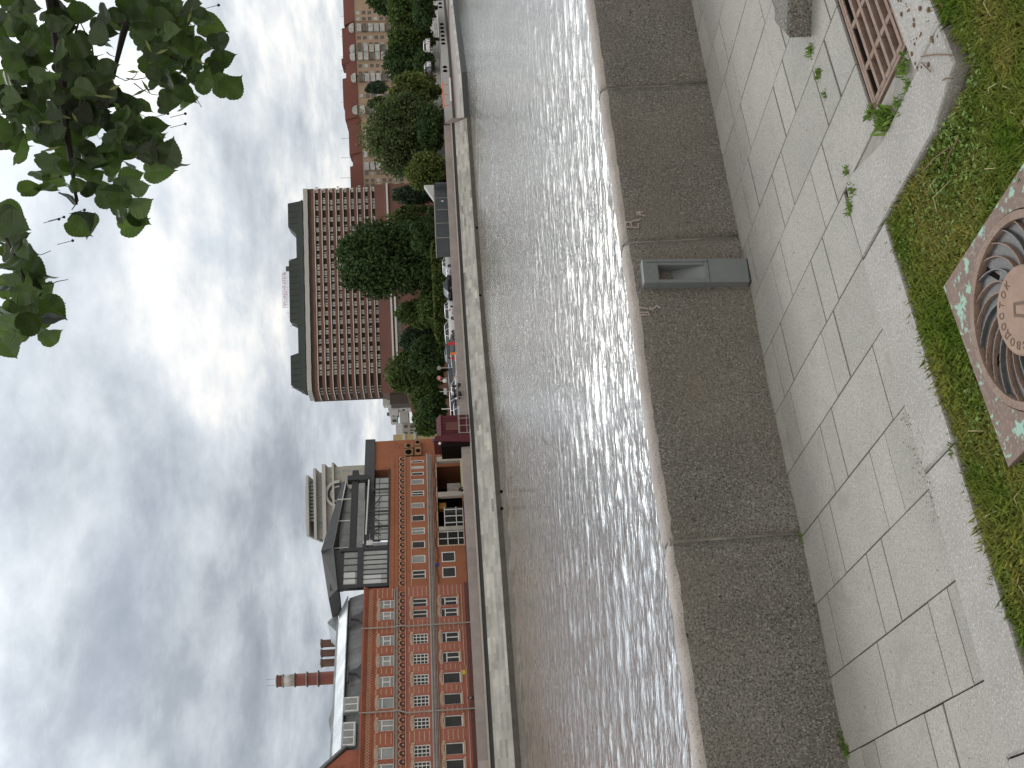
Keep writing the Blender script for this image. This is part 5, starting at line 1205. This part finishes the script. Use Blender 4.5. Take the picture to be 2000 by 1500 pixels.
# storm drain grate
gr = thing('drain_grate', 'rusty iron drain grate with long slots beside the kerb', 'drain')
q = MB(); q.prism([nst(.20, -1.94), nst(4.4, -1.94), nst(4.4, -1.63), nst(.20, -1.63)], GZ - .2, GZ - .10); q.build('channel', M['pit'], gr)
q = MB()
for a, b in ((-1.94, -1.925), (-1.645, -1.63)): q.prism([nst(.2, a), nst(4.4, a), nst(4.4, b), nst(.2, b)], GZ - .1, GZ - .004)
q.prism([nst(.2, -1.925), nst(.215, -1.925), nst(.215, -1.645), nst(.2, -1.645)], GZ - .1, GZ - .005); bevel(q.build('frame', M['rust'], gr), .003)
for k in range(4):
    s0_ = .22 + k * .63; q = MB(); zz2 = GZ - .006
    for j in range(6):
        t_ = -1.915 + j * .0515; q.bev([nst(s0_, t_), nst(s0_ + .62, t_), nst(s0_ + .62, t_ + .016), nst(s0_, t_ + .016)], zz2 - .035, zz2, .002)
    for c_ in (0, .15, .36, .57):
        q.bev([nst(s0_ + c_, -1.918), nst(s0_ + c_ + .022, -1.918), nst(s0_ + c_ + .022, -1.648), nst(s0_ + c_, -1.648)], zz2 - .03, zz2 - .0015, .002)
    q.build('grate_panel', M['rust'], gr)
# short granite block standing on the path
gb = thing('granite_block', 'short weathered granite block standing on the slabs above the drain', 'stone block')
q = MB(); q.bev([nst(.87, -1.36), nst(1.04, -1.28), nst(1.32, -1.48), nst(1.16, -1.62)][::-1], GZ - .01, GZ + .10, .012); q.bev; o = q.build('stone', M['granite_wall'], gb)
# weeds and rubbish along joints
def tuft(mbx, p, n, h, spread, w=.004):
    for _ in range(n):
        a = rnd.uniform(0, 6.28); r_ = rnd.uniform(0, spread); x_, y_ = p[0] + math.cos(a) * r_, p[1] + math.sin(a) * r_
        hh = h * rnd.uniform(.4, 1.1); b_ = rnd.uniform(0, 6.28); lx, ly = math.cos(b_) * hh * .6, math.sin(b_) * hh * .6; px_, py_ = -math.sin(b_) * w, math.cos(b_) * w
        mbx.tone = rnd.random(); z_ = GZ - .004
        mbx.add([(x_ - px_, y_ - py_, z_), (x_ + px_, y_ + py_, z_), (x_ + lx * .5 + px_ * .8, y_ + ly * .5 + py_ * .8, z_ + hh * .6), (x_ + lx, y_ + ly, z_ + hh * .8), (x_ + lx * .5 - px_ * .8, y_ + ly * .5 - py_ * .8, z_ + hh * .6)], [(0, 1, 2, 3, 4)])
q = MB()
for (x, y, n, sp) in ((1585, 100, 50, .035), (1600, 145, 50, .03), (1612, 185, 20, .02), (1654, 335, 24, .02), (1662, 405, 60, .03), (1667, 375, 40, .03), (1732, 235, 110, .05), (1722, 225, 60, .03), (1757, 205, 40, .04), (1700, 220, 60, .03), (1765, 130, 70, .05), (1775, 165, 30, .03), (1565, 1050, 22, .02), (1642, 1445, 90, .045), (1638, 1470, 90, .04), (1655, 1465, 60, .03), (1612, 1385, 14, .02), (1860, 880, 20, .02), (1635, 1490, 60, .05)):
    P_ = near(x, y); tuft(q, P_, n, .05 if n > 80 else .03, sp, .006 if n > 80 else .003)
tag(q.build('joint_weeds', M['clover']), kind='stuff')
q = MB()
for _ in range(420):
    k = rnd.random()
    if k < .45: x_, y_ = nst(rnd.uniform(-3, 3), -2.12 + rnd.gauss(0, .06)) if rnd.random() < .3 else nst(rnd.uniform(0, 1.4), rnd.uniform(-2.12, -1.96))
    elif k < .7: x_, y_ = nst(rnd.uniform(-1.2, -.8), -1.25 + rnd.gauss(0, .03))
    else: x_, y_ = nst(rnd.uniform(-3, 2), rnd.uniform(-1.4, -.02))
    r_ = rnd.choice([.003, .004, .006, .009]) if k < .45 else rnd.choice([.0015, .002, .003]); q.tone = rnd.random(); q.ball((x_, y_, GZ + .004 + r_ * .3), r_, r_ * rnd.uniform(.4, 1), r_ * .45, 6, 4)
tag(q.build('fallen_debris', M['debris']), kind='stuff')
q = MB()
for (xa, ya, xb, yb) in ((1805, 110, 1870, 107), (1806, 122, 1825, 140), (1847, 157, 1868, 153), (1806, 338, 1860, 288), (1848, 336, 1880, 270)):
    a, b = near(xa, ya), near(xb, yb); q.tube([(a[0], a[1], GZ + .01), ((a[0] + b[0]) / 2 + .004, (a[1] + b[1]) / 2, GZ + .016), (b[0], b[1], GZ + .012)], .0022, 5)
tag(q.build('fallen_twigs', M['debris']), kind='stuff')

# ---------------------------------------------------------------- granite parapet of the near quay
wl = thing('granite_parapet', 'dark speckled granite parapet in the foreground with worn pale top edge and mortar joints', 'wall')
fine = []
for i in range(len(WB) - 1):
    for k in range(4): fine.append(WB[i] + (WB[i + 1] - WB[i]) * k / 4)
fine.append(WB[-1])
d0 = (WB[0] - WB[1]) / np.linalg.norm(WB[0] - WB[1]); d1 = (WB[-1] - WB[-2]) / np.linalg.norm(WB[-1] - WB[-2])
fine = [WB[0] + d0 * (14 - k * 1.4) for k in range(10)] + fine + [WB[-1] + d1 * 1.2 * k for k in range(1, 12)]
jn = [near(x, y)[:2] for x, y in ((1382, 163), (1443, 460), (1561, 1045))]
dist = np.concatenate([[0], np.cumsum([np.linalg.norm(fine[i + 1] - fine[i]) for i in range(len(fine) - 1)])])
FX = np.array(fine)
def wpt(u): return np.array([np.interp(u, dist, FX[:, 0]), np.interp(u, dist, FX[:, 1])])
us = np.linspace(0, dist[-1], 2000); PP = np.array([wpt(u) for u in us])
ju = [float(us[np.argmin(np.hypot(*(PP - j).T))]) for j in jn]
print('wall joints', ju, np.diff(ju))
blk = ju[2] - ju[1]
joints = [ju[0] - 1.75 * k for k in range(5, 0, -1)] + ju + [ju[2] + blk * k for k in range(1, 5)]
joints = [j for j in joints if 0 < j < dist[-1]]
ed = [0.0] + joints + [dist[-1]]
HW = .625; TH = .27
rw = np.random.RandomState(5)
prof = [(0, 0), (.012, .25), (.02, .50), (.026, .578), (.038, .598), (.06, .608), (.11, .608), (.165, .600), (.20, .575), (.22, .53), (.29, .2), (.31, 0), (.34, -1.0), (.9, -4.2)]
for a, b in zip(ed[:-1], ed[1:]):
    n = max(2, int((b - a - .016) / .05)); vs = []; fs = []; m_ = len(prof); jit = rw.normal(0, .0018, (n + 1, m_))
    for i in range(n + 1):
        u = a + .007 + (b - a - .014) * i / n; p = wpt(u); q_ = wpt(min(u + .05, dist[-1])) - wpt(max(u - .05, 0)); q_ /= np.linalg.norm(q_); nn = np.array([q_[1], -q_[0]])   # direction across, away from path
        if nn @ e2 < 0: nn = -nn
        for k, (o_, z_) in enumerate(prof):
            e_ = .006 if i in (0, n) and 0 < k < 11 else 0
            vs.append((p[0] + nn[0] * (o_ + jit[i, k] + e_), p[1] + nn[1] * (o_ + jit[i, k] + e_), GZ + z_ - .004 + jit[i, k] - (.012 * math.exp(-((u - ju[2]) / .05) ** 2) if 3 < k < 9 else 0)))
    for i in range(n):
        for k in range(m_ - 1): fs.append((i * m_ + k, (i + 1) * m_ + k, (i + 1) * m_ + k + 1, i * m_ + k + 1))
    fs += [tuple(range(m_)), tuple(reversed(range(n * m_, (n + 1) * m_)))]
    q = MB(); q.add(vs, fs)
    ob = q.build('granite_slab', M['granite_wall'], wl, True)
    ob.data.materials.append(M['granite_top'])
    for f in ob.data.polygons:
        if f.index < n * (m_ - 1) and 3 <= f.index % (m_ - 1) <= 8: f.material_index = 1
for j in joints:
    q = MB()
    p = wpt(j); q_ = wpt(j + .05) - wpt(j - .05); q_ /= np.linalg.norm(q_); nn = np.array([q_[1], -q_[0]]); nn = nn if nn @ e2 > 0 else -nn; a = p - q_ * .011; b = p + q_ * .011
    for k in range(12):
        z0_, z1_ = k * .05, (k + 1) * .05 - (.012 if k == 11 else 0); e_ = rnd.uniform(-.003, .003) + .006; o0, o1 = .012 + z0_ * .03, .20
        q.hexa([(a[0] + nn[0] * (o0 + e_), a[1] + nn[1] * (o0 + e_), GZ + z0_), (b[0] + nn[0] * (o0 + e_), b[1] + nn[1] * (o0 + e_), GZ + z0_), (b[0] + nn[0] * o1, b[1] + nn[1] * o1, GZ + z0_), (a[0] + nn[0] * o1, a[1] + nn[1] * o1, GZ + z0_)],
               [(a[0] + nn[0] * (o0 + e_), a[1] + nn[1] * (o0 + e_), GZ + z1_), (b[0] + nn[0] * (o0 + e_), b[1] + nn[1] * (o0 + e_), GZ + z1_), (b[0] + nn[0] * o1, b[1] + nn[1] * o1, GZ + z1_), (a[0] + nn[0] * o1, a[1] + nn[1] * o1, GZ + z1_)])
    q.build('mortar_joint', M['mortar'], wl)
# moss line along the wall foot
q = MB()
for _ in range(500):
    u = rnd.uniform(8, dist[-1] - 6); p = wpt(u)
    if math.sin(u * 3.1) + math.sin(u * 7.7) < .4 and rnd.random() < .8: continue
    tuft(q, (p[0] + rnd.uniform(-.006, .006), p[1] - .008, 0), 2, .012, .01, .003)
tag(q.build('moss', M['clover']), kind='stuff')
# pale scrawled marks on the slabs, as strokes lying on the stone face
def on_wall(x, y, lift=.006):
    r = ray(x, y); best = None
    for i in range(len(fine) - 1):
        a, b = fine[i], fine[i + 1]; d = b - a; n_ = np.array([-d[1], d[0]]) / np.linalg.norm(d)
        if n_ @ e2 < 0: n_ = -n_
        # battered face: offset .02/.5 per z
        den_ = r[:2] @ n_ - .04 * r[2]
        t_ = (a @ n_ + .04 * (EYE - GZ)) / den_
        P_ = CAM + t_ * r; s_ = (P_[:2] - a) @ d / (d @ d)
        if -.001 <= s_ <= 1.001 and t_ > 0: return np.array([P_[0] - n_[0] * lift, P_[1] - n_[1] * lift, P_[2]])
    return None
mk = MB()
def stroke(pts, w=.012):
    P_ = [on_wall(x, y) for x, y in pts]; P_ = [p for p in P_ if p is not None]
    if len(P_) > 1:
        for a, b in zip(P_[:-1], P_[1:]):
            for k in range(5):
                f0, f1 = k / 5, (k + .9) / 5; c0 = a + (b - a) * f0; c1 = a + (b - a) * f1; j = rnd.uniform(-.002, .002)
                mk.tube([c0 + j, c1 + j], w * rnd.uniform(.25, .42), 5)
for pts in ([(1222, 436), (1247, 432), (1250, 427)], [(1222, 445), (1246, 446), (1247, 437)], [(1222, 436), (1222, 445)], [(1232, 436), (1234, 445)], [(1242, 415), (1258, 423)], [(1243, 421), (1256, 415)], [(1249, 414), (1250, 424)],
            [(1247, 612), (1266, 611), (1267, 616), (1248, 616)], [(1248, 602), (1270, 605), (1282, 600)], [(1268, 600), (1276, 608)], [(1280, 597), (1290, 603)]): stroke(pts)
mk.build('pale_scrawl', M['chalk'], wl)

# ---------------------------------------------------------------- bollard light
FR, FL, BL_ = near(1460, 504), near(1469, 550), near(1462, 570)
dx = (FR - FL)[:2]; wd = np.linalg.norm(dx); rzb = math.atan2(dx[1], dx[0])
bo = thing('bollard_light', 'slate grey square bollard lamp with a sloping recessed opening, standing against the parapet', 'bollard light', (float(FL[0]), float(FL[1]), GZ - .002), rzb)
bo.rotation_euler = (0, R(2.0), rzb)
dp = .105; h_ = .548; W_ = wd
q = MB()   # hollow body: sides, back, top, lower box, frame round the recess
rz0, rz1, rx0, rx1 = .235, .47, .018, W_ - .036
q.box(0, W_, 0, dp, .012, rz0); q.box(0, W_, 0, dp, rz1, h_); q.box(0, rx0, 0, dp, rz0, rz1); q.box(rx1, W_, 0, dp, rz0, rz1); q.box(rx0, rx1, dp - .008, dp, rz0, rz1)
bevel(q.build('housing', M['bollard'], bo), .003, 2)
q = MB(); q.add([(rx0, .006, rz0), (rx1, .006, rz0), (rx1, dp - .01, rz1), (rx0, dp - .01, rz1)], [(0, 1, 2, 3)]); q.build('reflector', M['bollard'], bo)
q = MB(); q.box(rx0, rx1, .03, dp - .01, rz1 - .012, rz1 - .004); q.build('lamp_underside', M['bollard_dark'], bo)
q = MB(); q.box(-.001, W_ + .001, -.0015, .0, rz0 - .022, rz0 - .020); q.box(rx1 + .014, rx1 + .016, -.0015, 0, rz0 - .02, h_ - .02); q.build('panel_seam', M['black'], bo)
q = MB(); q.tube([(W_ * .45, -.002, rz0 - .012), (W_ * .45, .0, rz0 - .012)], .004, 8); q.tube([(W_ * .45, -.002, h_ - .04), (W_ * .45, .0, h_ - .04)], .004, 8); q.build('screw', M['pipe'], bo)
q = MB(); q.box(.004, W_ - .004, .004, dp - .004, -.004, .012); q.build('base_gasket', M['black'], bo)

# ---------------------------------------------------------------- manhole cover
A_, B_ = near(1850, 560)[:2], near(1975, 905)[:2]
dv = (B_ - A_); side = np.linalg.norm(dv); dv /= side; pv = np.array([dv[1], -dv[0]]); pv = pv if pv @ np.array([0, -1]) > 0 else -pv
side = .62; ctr = A_ + dv * side / 2 + pv * side / 2
ma_ = math.atan2(-dv[1], -dv[0])
mh = thing('manhole_cover', 'rusty square manhole frame with green flakes around a dark cover of curved vanes', 'manhole cover', (float(ctr[0]), float(ctr[1]), GZ + .012), ma_)
q = MB(); n = 64; RO = .272; hs = side / 2
out = []
for k in range(n):
    a = 2 * math.pi * k / n; c_, s_ = math.cos(a), math.sin(a); m2 = hs / max(abs(c_), abs(s_)); out.append((c_ * m2, s_ * m2))
inn = [(RO * math.cos(2 * math.pi * k / n), RO * math.sin(2 * math.pi * k / n)) for k in range(n)]
vs = [(x, y, 0) for x, y in out] + [(x, y, 0) for x, y in inn] + [(x, y, -.06) for x, y in out] + [(x, y, -.06) for x, y in inn]; fs = []
for k in range(n):
    j = (k + 1) % n; fs += [(k, j, n + j, n + k), (2 * n + k, 2 * n + j, j, k), (n + k, n + j, 3 * n + j, 3 * n + k)]
q.add(vs, fs); q.build('frame_plate', M['rust_plate'], mh)
def annulus(q, r0, r1, z0_, z1_, n=64):
    vs = []; 
    for (r_, z_) in ((r0, z0_), (r0, z1_), (r1, z1_), (r1, z0_)): vs += [(r_ * math.cos(2 * math.pi * k / n), r_ * math.sin(2 * math.pi * k / n), z_) for k in range(n)]
    fs = []
    for i in range(3):
        for k in range(n): j = (k + 1) % n; fs.append((i * n + k, i * n + j, (i + 1) * n + j, (i + 1) * n + k))
    q.add(vs, [f[::-1] for f in fs])
q = MB(); annulus(q, .245, .268, -.05, .004); q.build('rim_ring', M['rust'], mh)
q = MB(); q.tube([(0, 0, -.05), (0, 0, -.014)], .246, 48); q.build('cover_plate', M['iron_dark'], mh)
NV = 24
for k in range(NV):
    q = MB(); pl_ = []; pr_ = []
    for i in range(9):
        f_ = i / 8; r_ = .118 + (.247 - .118) * f_; a = 2 * math.pi * k / NV + .62 * f_ ** 1.2; wv = .0022 + .0006 * f_
        pl_.append((r_ * math.cos(a) - wv * math.sin(a), r_ * math.sin(a) + wv * math.cos(a))); pr_.append((r_ * math.cos(a) + wv * math.sin(a), r_ * math.sin(a) - wv * math.cos(a)))
    for i in range(8): q.hexa([(*pr_[i], -.02), (*pr_[i + 1], -.02), (*pl_[i + 1], -.02), (*pl_[i], -.02)], [(*pr_[i], -.002), (*pr_[i + 1], -.001), (*pl_[i + 1], -.001), (*pl_[i], -.002)])
    q.build('vane', M['rust'] if k % 3 else M['iron_dark'], mh)
q = MB()
for k in range(NV):
    if k % 5 in (0,):
        a0_ = 2 * math.pi * (k + .5) / NV + .25; q.prism([((.20 + dr) * math.cos(a0_ + da), (.20 + dr) * math.sin(a0_ + da)) for dr, da in ((-.035, -.05), (.035, .02), (.035, .10), (-.035, .04))], -.014, -.0125)
q.build('open_slot', M['pit'], mh)
q = MB(); q.tube([(0, 0, -.02), (0, 0, .001), (0, 0, .005)], [.122, .122, .117], 48); hub = q.build('hub', M['hub'], mh)
def ring_text(s, r_, size, a0_, a1_):
    for i, chx in enumerate(s):
        if chx == ' ': continue
        a = a0_ + (a1_ - a0_) * i / (len(s) - 1)
        me = text_mesh(chx, size, .0012); me.materials.clear(); me.materials.append(M['hub_dark']); o = bpy.data.objects.new('hub_letter', me); col.objects.link(o); o.parent = hub
        o.location = (r_ * math.cos(a), r_ * math.sin(a), .0052); o.rotation_euler = (0, 0, a - math.pi / 2)
ring_text('МОСВОДОСТОК', .083, .030, R(225) - ma_, R(40) - ma_)
me = text_mesh('Д', .085, .0015); me.materials.clear(); me.materials.append(M['hub_dark']); o = bpy.data.objects.new('hub_letter', me); col.objects.link(o); o.parent = hub; o.location = (0, -.03, .0052); o.rotation_euler = (0, 0, -ma_); o.location = (.03 * math.sin(-ma_), -.03 * math.cos(-ma_), .0052)

# ---------------------------------------------------------------- grass (real blades) and clover leaves
def in_frame(x_, y_, m_=.25):
    # keep the dense blades to the ground a person standing here could see
    return -2.6 < x_ < 2.9 and 1.2 < y_ < 4.6
g = np.random.RandomState(21)
def lawn_pts(n):
    out = []
    while len(out) < n:
        p = g.uniform([-2.2, 1.3], [3.2, 4.4]); d = p - PB; s_, t_ = d @ e1, d @ e2
        if s_ < -.12 and t_ > -1.495: continue
        if -.18 < s_ < .09 and t_ > -2.18: continue
        if s_ >= .09 and t_ > -2.145: continue
        dd = p - ctr; a_, b_ = dd @ dv, dd @ pv
        if abs(a_) < side / 2 and abs(b_) < side / 2: continue
        q_ = EYE - GZ; 
        # density thins with distance outside the view cone
        r_ = np.array([p[0], p[1], GZ - EYE]); k_ = r_ @ F_; yy = 750 - FPX * (r_ @ R_) / k_; xx = 1000 + FPX * (r_ @ D_) / k_
        if (xx > 2150 or yy < -250 or yy > 1700) and g.rand() > .12: continue
        out.append(p)
    return np.array(out)
nb = 95000
P = lawn_pts(nb); patch = np.sin(P[:, 0] * 5.1 + 1.3) * np.sin(P[:, 1] * 6.3 + P[:, 0] * 2)
hgt = g.uniform(.018, .058, nb) * (1 + .3 * patch); az_ = g.uniform(0, 2 * math.pi, nb); lean = g.uniform(.2, 1.1, nb); wdt = g.uniform(.0011, .0024, nb)
dx_ = np.stack([np.cos(az_), np.sin(az_)], 1); px_ = np.stack([-np.sin(az_), np.cos(az_)], 1)
z0_ = np.full(nb, GZ - .045)
b0 = np.concatenate([P - px_ * wdt[:, None], z0_[:, None]], 1); b1_ = np.concatenate([P + px_ * wdt[:, None], z0_[:, None]], 1)
mid = P + dx_ * (hgt * lean * .35)[:, None]; m0 = np.concatenate([mid + px_ * wdt[:, None] * .8, (z0_ + hgt * .62)[:, None]], 1); m1 = np.concatenate([mid - px_ * wdt[:, None] * .8, (z0_ + hgt * .62)[:, None]], 1)
tip = np.concatenate([P + dx_ * (hgt * lean)[:, None], (z0_ + hgt * .95)[:, None]], 1)
co = np.stack([b0, b1_, m0, tip, m1], 1).reshape(-1, 3)
tag(mesh_quads('grass', co, np.clip(g.uniform(0, 1, nb) * .7 + .15 * patch + .15, 0, 1), M['grass'], None, 5), kind='stuff')
nc = 26000; P = lawn_pts(nc); patch = np.sin(P[:, 0] * 3.1) + np.sin(P[:, 1] * 4.3 + 1); dK = np.abs((P - PB) @ e2 + 1.6)
keep = g.rand(nc) < np.clip(1.1 - dK * 1.3 + .25 * patch, .05, 1); P = P[keep]; nc = len(P)
cen = np.concatenate([P, (GZ - .045 + g.uniform(.012, .042, nc))[:, None]], 1)
co, tn = cards(cen, g.normal(size=(nc, 3)) * .45 + np.array([0, 0, 1]), g.uniform(.004, .009, nc), g.uniform(0, 1, nc))
tag(mesh_quads('clover', co, tn, M['clover'], None), kind='stuff')
q = MB()
for _ in range(60):
    p = lawn_pts(1)[0]; a = rnd.uniform(0, 6.28); l = rnd.uniform(.03, .12); q.tube([(p[0], p[1], GZ - .015), (p[0] + math.cos(a) * l * .5, p[1] + math.sin(a) * l * .5, GZ + .005 + rnd.uniform(0, .02)), (p[0] + math.cos(a) * l, p[1] + math.sin(a) * l, GZ - .01)], .0011, 4)
tag(q.build('dry_stalks', M['straw']), kind='stuff')
tag(MB().build('x', M['soil']), kind='stuff') if False else None

# ================================================================ LINDEN BRANCHES OVERHEAD
lt = thing('linden_tree', 'linden tree whose leafy branches hang into the top right corner overhead, trunk out of view', 'tree', (3.6, .6, GZ - .05))
LO = np.array([3.6, .6, GZ - .05])
q = MB(); q.tube([(0, 0, 0), (.03, 0, .8), (-.02, .05, 2.0), (-.15, .3, 3.2), (-.3, .7, 4.4), (-.2, 1.0, 6)], [.24, .18, .15, .12, .09, .05], 12)
q.build('trunk', M['bark'], lt)
tw_ = MB()
def pix(x, y, d): r = ray(x, y); return CAM + r / np.linalg.norm(r) * d
hubs = []
def branch(pts, r0, r1):
    P_ = [np.array(p) - LO for p in pts]; n_ = len(P_); tw_.tube(P_, [r0 + (r1 - r0) * i / (n_ - 1) for i in range(n_)], 7)
base = LO + np.array([-.15, .3, 3.2])
branch([base, pix(-350, -500, 3.2), pix(-60, -120, 3.1), pix(100, -10, 3.0), pix(112, 60, 3.0), pix(120, 150, 2.95), pix(128, 240, 2.9), pix(140, 320, 2.9), pix(150, 400, 2.9)], .03, .003)
branch([base, pix(-100, -600, 3.4), pix(200, -150, 3.2), pix(255, -20, 3.1), pix(252, 25, 3.1), pix(240, 70, 3.1), pix(228, 120, 3.1), pix(222, 155, 3.1)], .025, .003)
branch([pix(255, 20, 3.1), pix(275, 60, 3.05), pix(300, 95, 3.0), pix(350, 120, 3.0), pix(400, 150, 3.0)], .006, .002)
branch([pix(-60, -120, 3.1), pix(0, 60, 3.0), pix(60, 130, 3.0), pix(100, 190, 3.0), pix(130, 260, 2.95), pix(200, 300, 2.95)], .008, .003)
branch([pix(-60, 100, 3.0), pix(-40, 300, 3.0), pix(0, 450, 2.9), pix(18, 475, 2.9), pix(28, 500, 2.9), pix(55, 560, 2.9), pix(60, 620, 2.9)], .006, .002)
branch([pix(120, 150, 2.95), pix(155, 40, 3.0), pix(180, 90, 3.0), pix(190, 170, 3.0)], .003, .0015)
branch([pix(140, 360, 2.9), pix(150, 380, 2.9), pix(153, 392, 2.9), pix(140, 410, 2.9)], .002, .0012)
for _ in range(30):
    x, y = rnd.choice([(rnd.uniform(20, 300), rnd.uniform(20, 330)), (rnd.uniform(200, 400), rnd.uniform(0, 180)), (rnd.uniform(0, 100), rnd.uniform(440, 640))]); d = rnd.uniform(2.8, 3.3)
    p = [(x, y)]; 
    for k in range(3): p.append((p[-1][0] + rnd.uniform(5, 22), p[-1][1] + rnd.uniform(-14, 16)))
    branch([pix(a, b, d) for a, b in p], .0016, .0008)
tw_.build('branches', M['twig'], lt)
# leaf: heart-shaped, toothed, folded along the midrib, with a drawn-out tip (length 1 along +x)
def leaf_outline():
    up = [(0.0, .0), (-.06, .10), (-.05, .22), (.03, .33), (.13, .42), (.25, .46), (.37, .455), (.48, .42), (.58, .36), (.67, .29), (.75, .21), (.82, .13), (.88, .07), (.94, .03), (1.04, 0.0)]
    o_ = []
    for i, (a, b) in enumerate(up):
        o_.append((a, b))
        if 2 <= i <= 11: c, d = up[i + 1]; o_.append(((a + c) / 2 + .012, (b + d) / 2 + .004)); o_.append(((a + c) / 2 + .004, (b + d) / 2 - .022))
    return o_
LF = leaf_outline(); nL = len(LF)
lv = []; lf_t = []; lfaces = []
def add_leaf(p, ldir, nrm, size, tone_):
    ldir = ldir / np.linalg.norm(ldir); sidev = np.cross(nrm, ldir); sidev /= np.linalg.norm(sidev); nn = np.cross(ldir, sidev)
    fold = rnd.uniform(.08, .38); curl = rnd.uniform(-.25, .3); o_ = len(lv)
    def P3(a, b, sg): return p + size * (ldir * a + sidev * b * sg * math.cos(fold) + nn * (abs(b) * math.sin(fold) - curl * a * a * .6 + .02 * math.sin(a * 14)))
    for sg in (1, -1):
        o_ = len(lv)
        for (a, b) in LF: lv.append(P3(a, b, sg))
        mids = [P3(a, 0, sg) for a in np.linspace(0, 1.04, nL)]
        lv.extend(mids)
        for i in range(nL - 1):
            f = (o_ + i, o_ + i + 1, o_ + nL + i + 1, o_ + nL + i); lfaces.append(f if sg < 0 else f[::-1]); lf_t.append(tone_)
DOWN = np.array([0, 0, -1.0])
def leaf_at(x, y, size=.085, d=None, dirp=None):
    d = d or rnd.uniform(2.75, 3.25); p = pix(x, y, d)
    ang = dirp if dirp is not None else rnd.gauss(0, .55)
    ld = D_ * math.cos(ang) - R_ * math.sin(ang) + F_ * rnd.gauss(-.1, .45)
    view = -ray(x, y); view /= np.linalg.norm(view)
    nr = view + np.array([rnd.gauss(0, .55), rnd.gauss(0, .45), rnd.gauss(.2, .55)]); nr /= np.linalg.norm(nr)
    add_leaf(p - ld / np.linalg.norm(ld) * size * .4 - LO, ld, nr, size * rnd.uniform(.8, 1.12), min(1, max(0, rnd.gauss(.42, .22))))
# outline leaves read off the photograph
for (x, y) in ((160, 28), (205, 62), (428, 88), (400, 50), (435, 112), (418, 130), (440, 165), (455, 168), (395, 160), (360, 185), (370, 205), (345, 165), (330, 205), (300, 250), (278, 210), (300, 270), (330, 320), (345, 328), (310, 335), (290, 300), (270, 365), (255, 345),
               (275, 400), (268, 425), (258, 440), (240, 415), (225, 400), (205, 385), (235, 385), (165, 430), (150, 445), (172, 440), (135, 385), (110, 350), (95, 370), (80, 340), (60, 370), (40, 300), (25, 270), (18, 180), (60, 200), (10, 150), (20, 20), (60, 15), (45, 40), (100, 70), (85, 110), (105, 30),
               (10, 408), (22, 412), (8, 440), (25, 440), (35, 470), (12, 470), (50, 500), (22, 520), (60, 525), (85, 545), (30, 550), (50, 570), (90, 575), (105, 600), (70, 600), (30, 610), (100, 620), (85, 650), (100, 655), (60, 630), (10, 640), (25, 655), (15, 680), (5, 600), (10, 560)):
    leaf_at(x, y, rnd.uniform(.062, .084))
blobs = [(30, 60, 40, 60, 42), (40, 160, 45, 60, 52), (30, 240, 40, 50, 40), (110, 40, 22, 35, 14), (110, 150, 45, 40, 40), (150, 110, 40, 40, 40), (180, 150, 40, 35, 40), (200, 60, 25, 30, 16), (150, 230, 50, 50, 62), (215, 215, 55, 45, 66), (260, 280, 50, 45, 60), (190, 310, 50, 35, 44), (110, 300, 40, 45, 44),
         (245, 20, 30, 25, 16), (300, 50, 40, 40, 44), (330, 110, 50, 50, 66), (370, 60, 45, 45, 40), (400, 140, 30, 30, 14), (330, 170, 30, 25, 16), (290, 20, 40, 25, 24), (350, 20, 28, 22, 16), (310, 290, 25, 30, 14), (225, 370, 35, 22, 14), (160, 350, 30, 20, 10),
         (25, 490, 25, 35, 18), (40, 560, 45, 35, 28), (70, 610, 38, 34, 26), (20, 630, 25, 35, 18), (10, 430, 14, 25, 8), (-50, 200, 50, 170, 60), (150, -60, 250, 50, 110)]
for (cx2, cy2, rx, ry, n_) in blobs:
    for _ in range(int(n_ * .44)):
        a = rnd.uniform(0, 6.28); r_ = math.sqrt(rnd.random()); leaf_at(cx2 + rx * r_ * math.cos(a), cy2 + ry * r_ * math.sin(a), rnd.uniform(.045, .075))
me = bpy.data.meshes.new('foliage'); me.from_pydata([tuple(map(float, v)) for v in lv], [], lfaces); me.update(); me.materials.append(M['leaf'])
at_ = me.attributes.new('tone', 'FLOAT', 'FACE'); at_.data.foreach_set('value', lf_t); me.polygons.foreach_set('use_smooth', [True] * len(me.polygons))
o = bpy.data.objects.new('foliage', me); col.objects.link(o); o.parent = lt
# pale bracts and hanging seeds
q = MB()
for _ in range(18):
    x, y = rnd.choice([(rnd.uniform(60, 300), rnd.uniform(150, 300)), (rnd.uniform(240, 400), rnd.uniform(30, 150))]); p = pix(x, y, rnd.uniform(2.7, 3.0)) - LO
    a = rnd.gauss(0, .6); ld = D_ * math.cos(a) - R_ * math.sin(a); sv = R_ * math.cos(a) + D_ * math.sin(a); l = rnd.uniform(.03, .055); q.tone = rnd.uniform(.6, 1)
    q.add([p, p + ld * l * .5 + sv * .004, p + ld * l, p + ld * l * .5 - sv * .004], [(0, 1, 2, 3)])
q.build('bracts', mat('pale_bract', (.22, .25, .08), .7, (.16, .19, .06), 9, trans=.3), lt)
q = MB()
for (x, y) in ((115, 428), (125, 424), (142, 470), (362, 222), (328, 222), (362, 242), (427, 10), (200, 32), (386, 158), (118, 345), (165, 410)):
    p = pix(x, y, 2.9) - LO; 
    q.ball(tuple(p), .004, .004, .004, 6, 4); q.tube([p, p - D_ * .04 - R_ * .01], .0008, 4)
q.build('seeds', M['twig'], lt)
